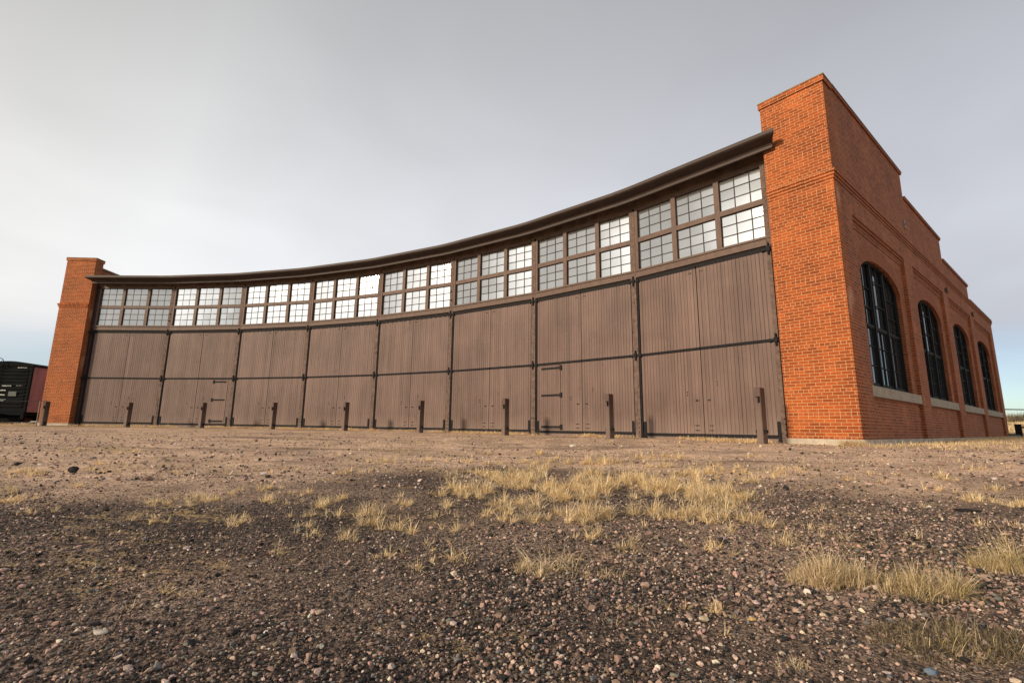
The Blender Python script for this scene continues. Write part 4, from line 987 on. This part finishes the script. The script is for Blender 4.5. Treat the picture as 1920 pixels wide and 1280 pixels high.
# --- single big clumps near the viewer
def clump(px, py, spec, label, name='grass_clump'):
    x, y, z = at(px, py); ps = []
    for (dx, dy, r, h, n_, pal, lean, w, bias) in spec: ps.append(tuft(x + dx, y + dy, r, h, n_, pal, lean, w, 1, bias))
    return join_build(name, ps, GR, label, 'grass tuft', group='large dry grass clumps near the viewer', org=(x, y, z))
def heap(w_, d_, n_, h, nb, pal, lean, bw=.0016, seed=0, top=1.0):
    """many small tufts heaped irregularly inside a w x d footprint"""
    g = np.random.default_rng(seed); out = []
    for _ in range(n_):
        dx, dy = g.uniform(-1, 1), g.uniform(-1, 1)
        if dx * dx + dy * dy > 1.1: continue
        e = 1 - .45 * (dx * dx + dy * dy); hh = h * e * g.uniform(.55, 1.25)
        out.append((dx * w_, dy * d_, g.uniform(.018, .05), hh, int(nb * g.uniform(.5, 1.4)), pal, lean * g.uniform(.6, 1.5), bw, g.uniform(0, 6.28) if g.random() < .35 else None))
    return out
clump(1566, 1092, heap(.16, .075, 80, .125, 34, PALE, .60, .0021, seed=1) + heap(.08, .06, 24, .19, 30, PALE, .48, .0021, seed=2) + heap(.20, .09, 30, .045, 34, BROWN, 1.1, seed=3) + [(0, 0, .12, .18, 10, PALE, .5, .0014, None)],
      'thick upright clump of pale straw grass, densest on the lower right gravel')
clump(1738, 1112, heap(.15, .09, 44, .14, 24, OLIVE, .8, .0021, seed=4) + heap(.14, .08, 30, .15, 20, PALE, .75, .0021, seed=5) + heap(.19, .11, 50, .055, 40, BROWN, 1.2, seed=6) + [(-.06, -.04, .10, .16, 12, PALE, 1.1, .0015, None)],
      'olive and straw clump with arching blades, right of the thick pale clump')
clump(1800, 1205, heap(.24, .13, 150, .06, 44, BROWN, 1.2, .0014, 7) + heap(.20, .11, 36, .075, 20, OLIVE, 1.05, .0014, 8) + [(.02, -.02, .15, .12, 22, PALE, 1.25, .0013, None)],
      'matted flat grey brown grass at the bottom right corner')
clump(1888, 1070, heap(.11, .07, 34, .19, 20, OLIVE, .7, .0022, 9) + heap(.14, .09, 40, .11, 26, PALE, .9, .0020, 10) + [(0, 0, .05, .17, 26, OLIVE, .55, .0019, None)],
      'loose clump of long greenish blades at the right edge')
clump(1010, 1068, heap(.09, .05, 22, .10, 26, PALE, 1.15, .0026, 11) + [(-.03, .04, .04, .17, 60, PALE, 1.30, .0030, 2.4), (.14, .0, .04, .20, 60, PALE, 1.38, .0032, 3.75), (.0, -.10, .02, .09, 60, PALE, 1.2, .0026, None), (.10, .10, .05, .14, 30, PALE, 1.1, .0024, .9)],
      'flattened pale tuft with broad splayed blades, centre foreground')
clump(1125, 1080, heap(.10, .05, 20, .055, 18, STRAW, 1.0, .0015, 12) + heap(.10, .05, 10, .06, 14, PALE, 1.0, .0015, 13),
      'low thin yellow tuft just right of the flattened splayed tuft')
clump(1180, 1145, heap(.04, .02, 7, .035, 16, OLIVE, .7, .0013, 14), 'tiny yellow green tuft on pink gravel below the low thin tuft')
clump(1150, 1172, [(0, 0, .03, .04, 26, PALE, 1.35, .0018, None)], 'small bleached sprig lying on gravel in the lower centre')
clump(1488, 1252, heap(.03, .02, 8, .045, 16, STRAW, .9, .0012, 15), 'small spiky yellow tuft near the bottom edge, left of the matted grass')
clump(520, 1040, [(0, 0, .03, .10, 26, OLIVE, .45, .0010, None), (-.03, .03, .02, .05, 18, PALE, .8, .0011, None)], 'wispy thin weed standing alone in the dark soil, left of centre', 'weed')
# far scrub on the rise to the right
ps = []
for _ in range(150):
    y = random.uniform(62, 110); x = y * random.uniform(1.0, 1.2) ; ps.append(tuft(x, y, 1.2, 1.5 * random.uniform(.6, 1.2), 90, BROWN, .6, .05))
for _ in range(260):
    y = random.uniform(30, 85); x = y * random.uniform(1.0, 1.25); ps.append(tuft(x, y, .8, .35, 60, STRAW, .6, .02))
join_build('scrub', ps, GR, 'bare brown scrub and tall dry grass on the low rise beyond the wall', kind='stuff')
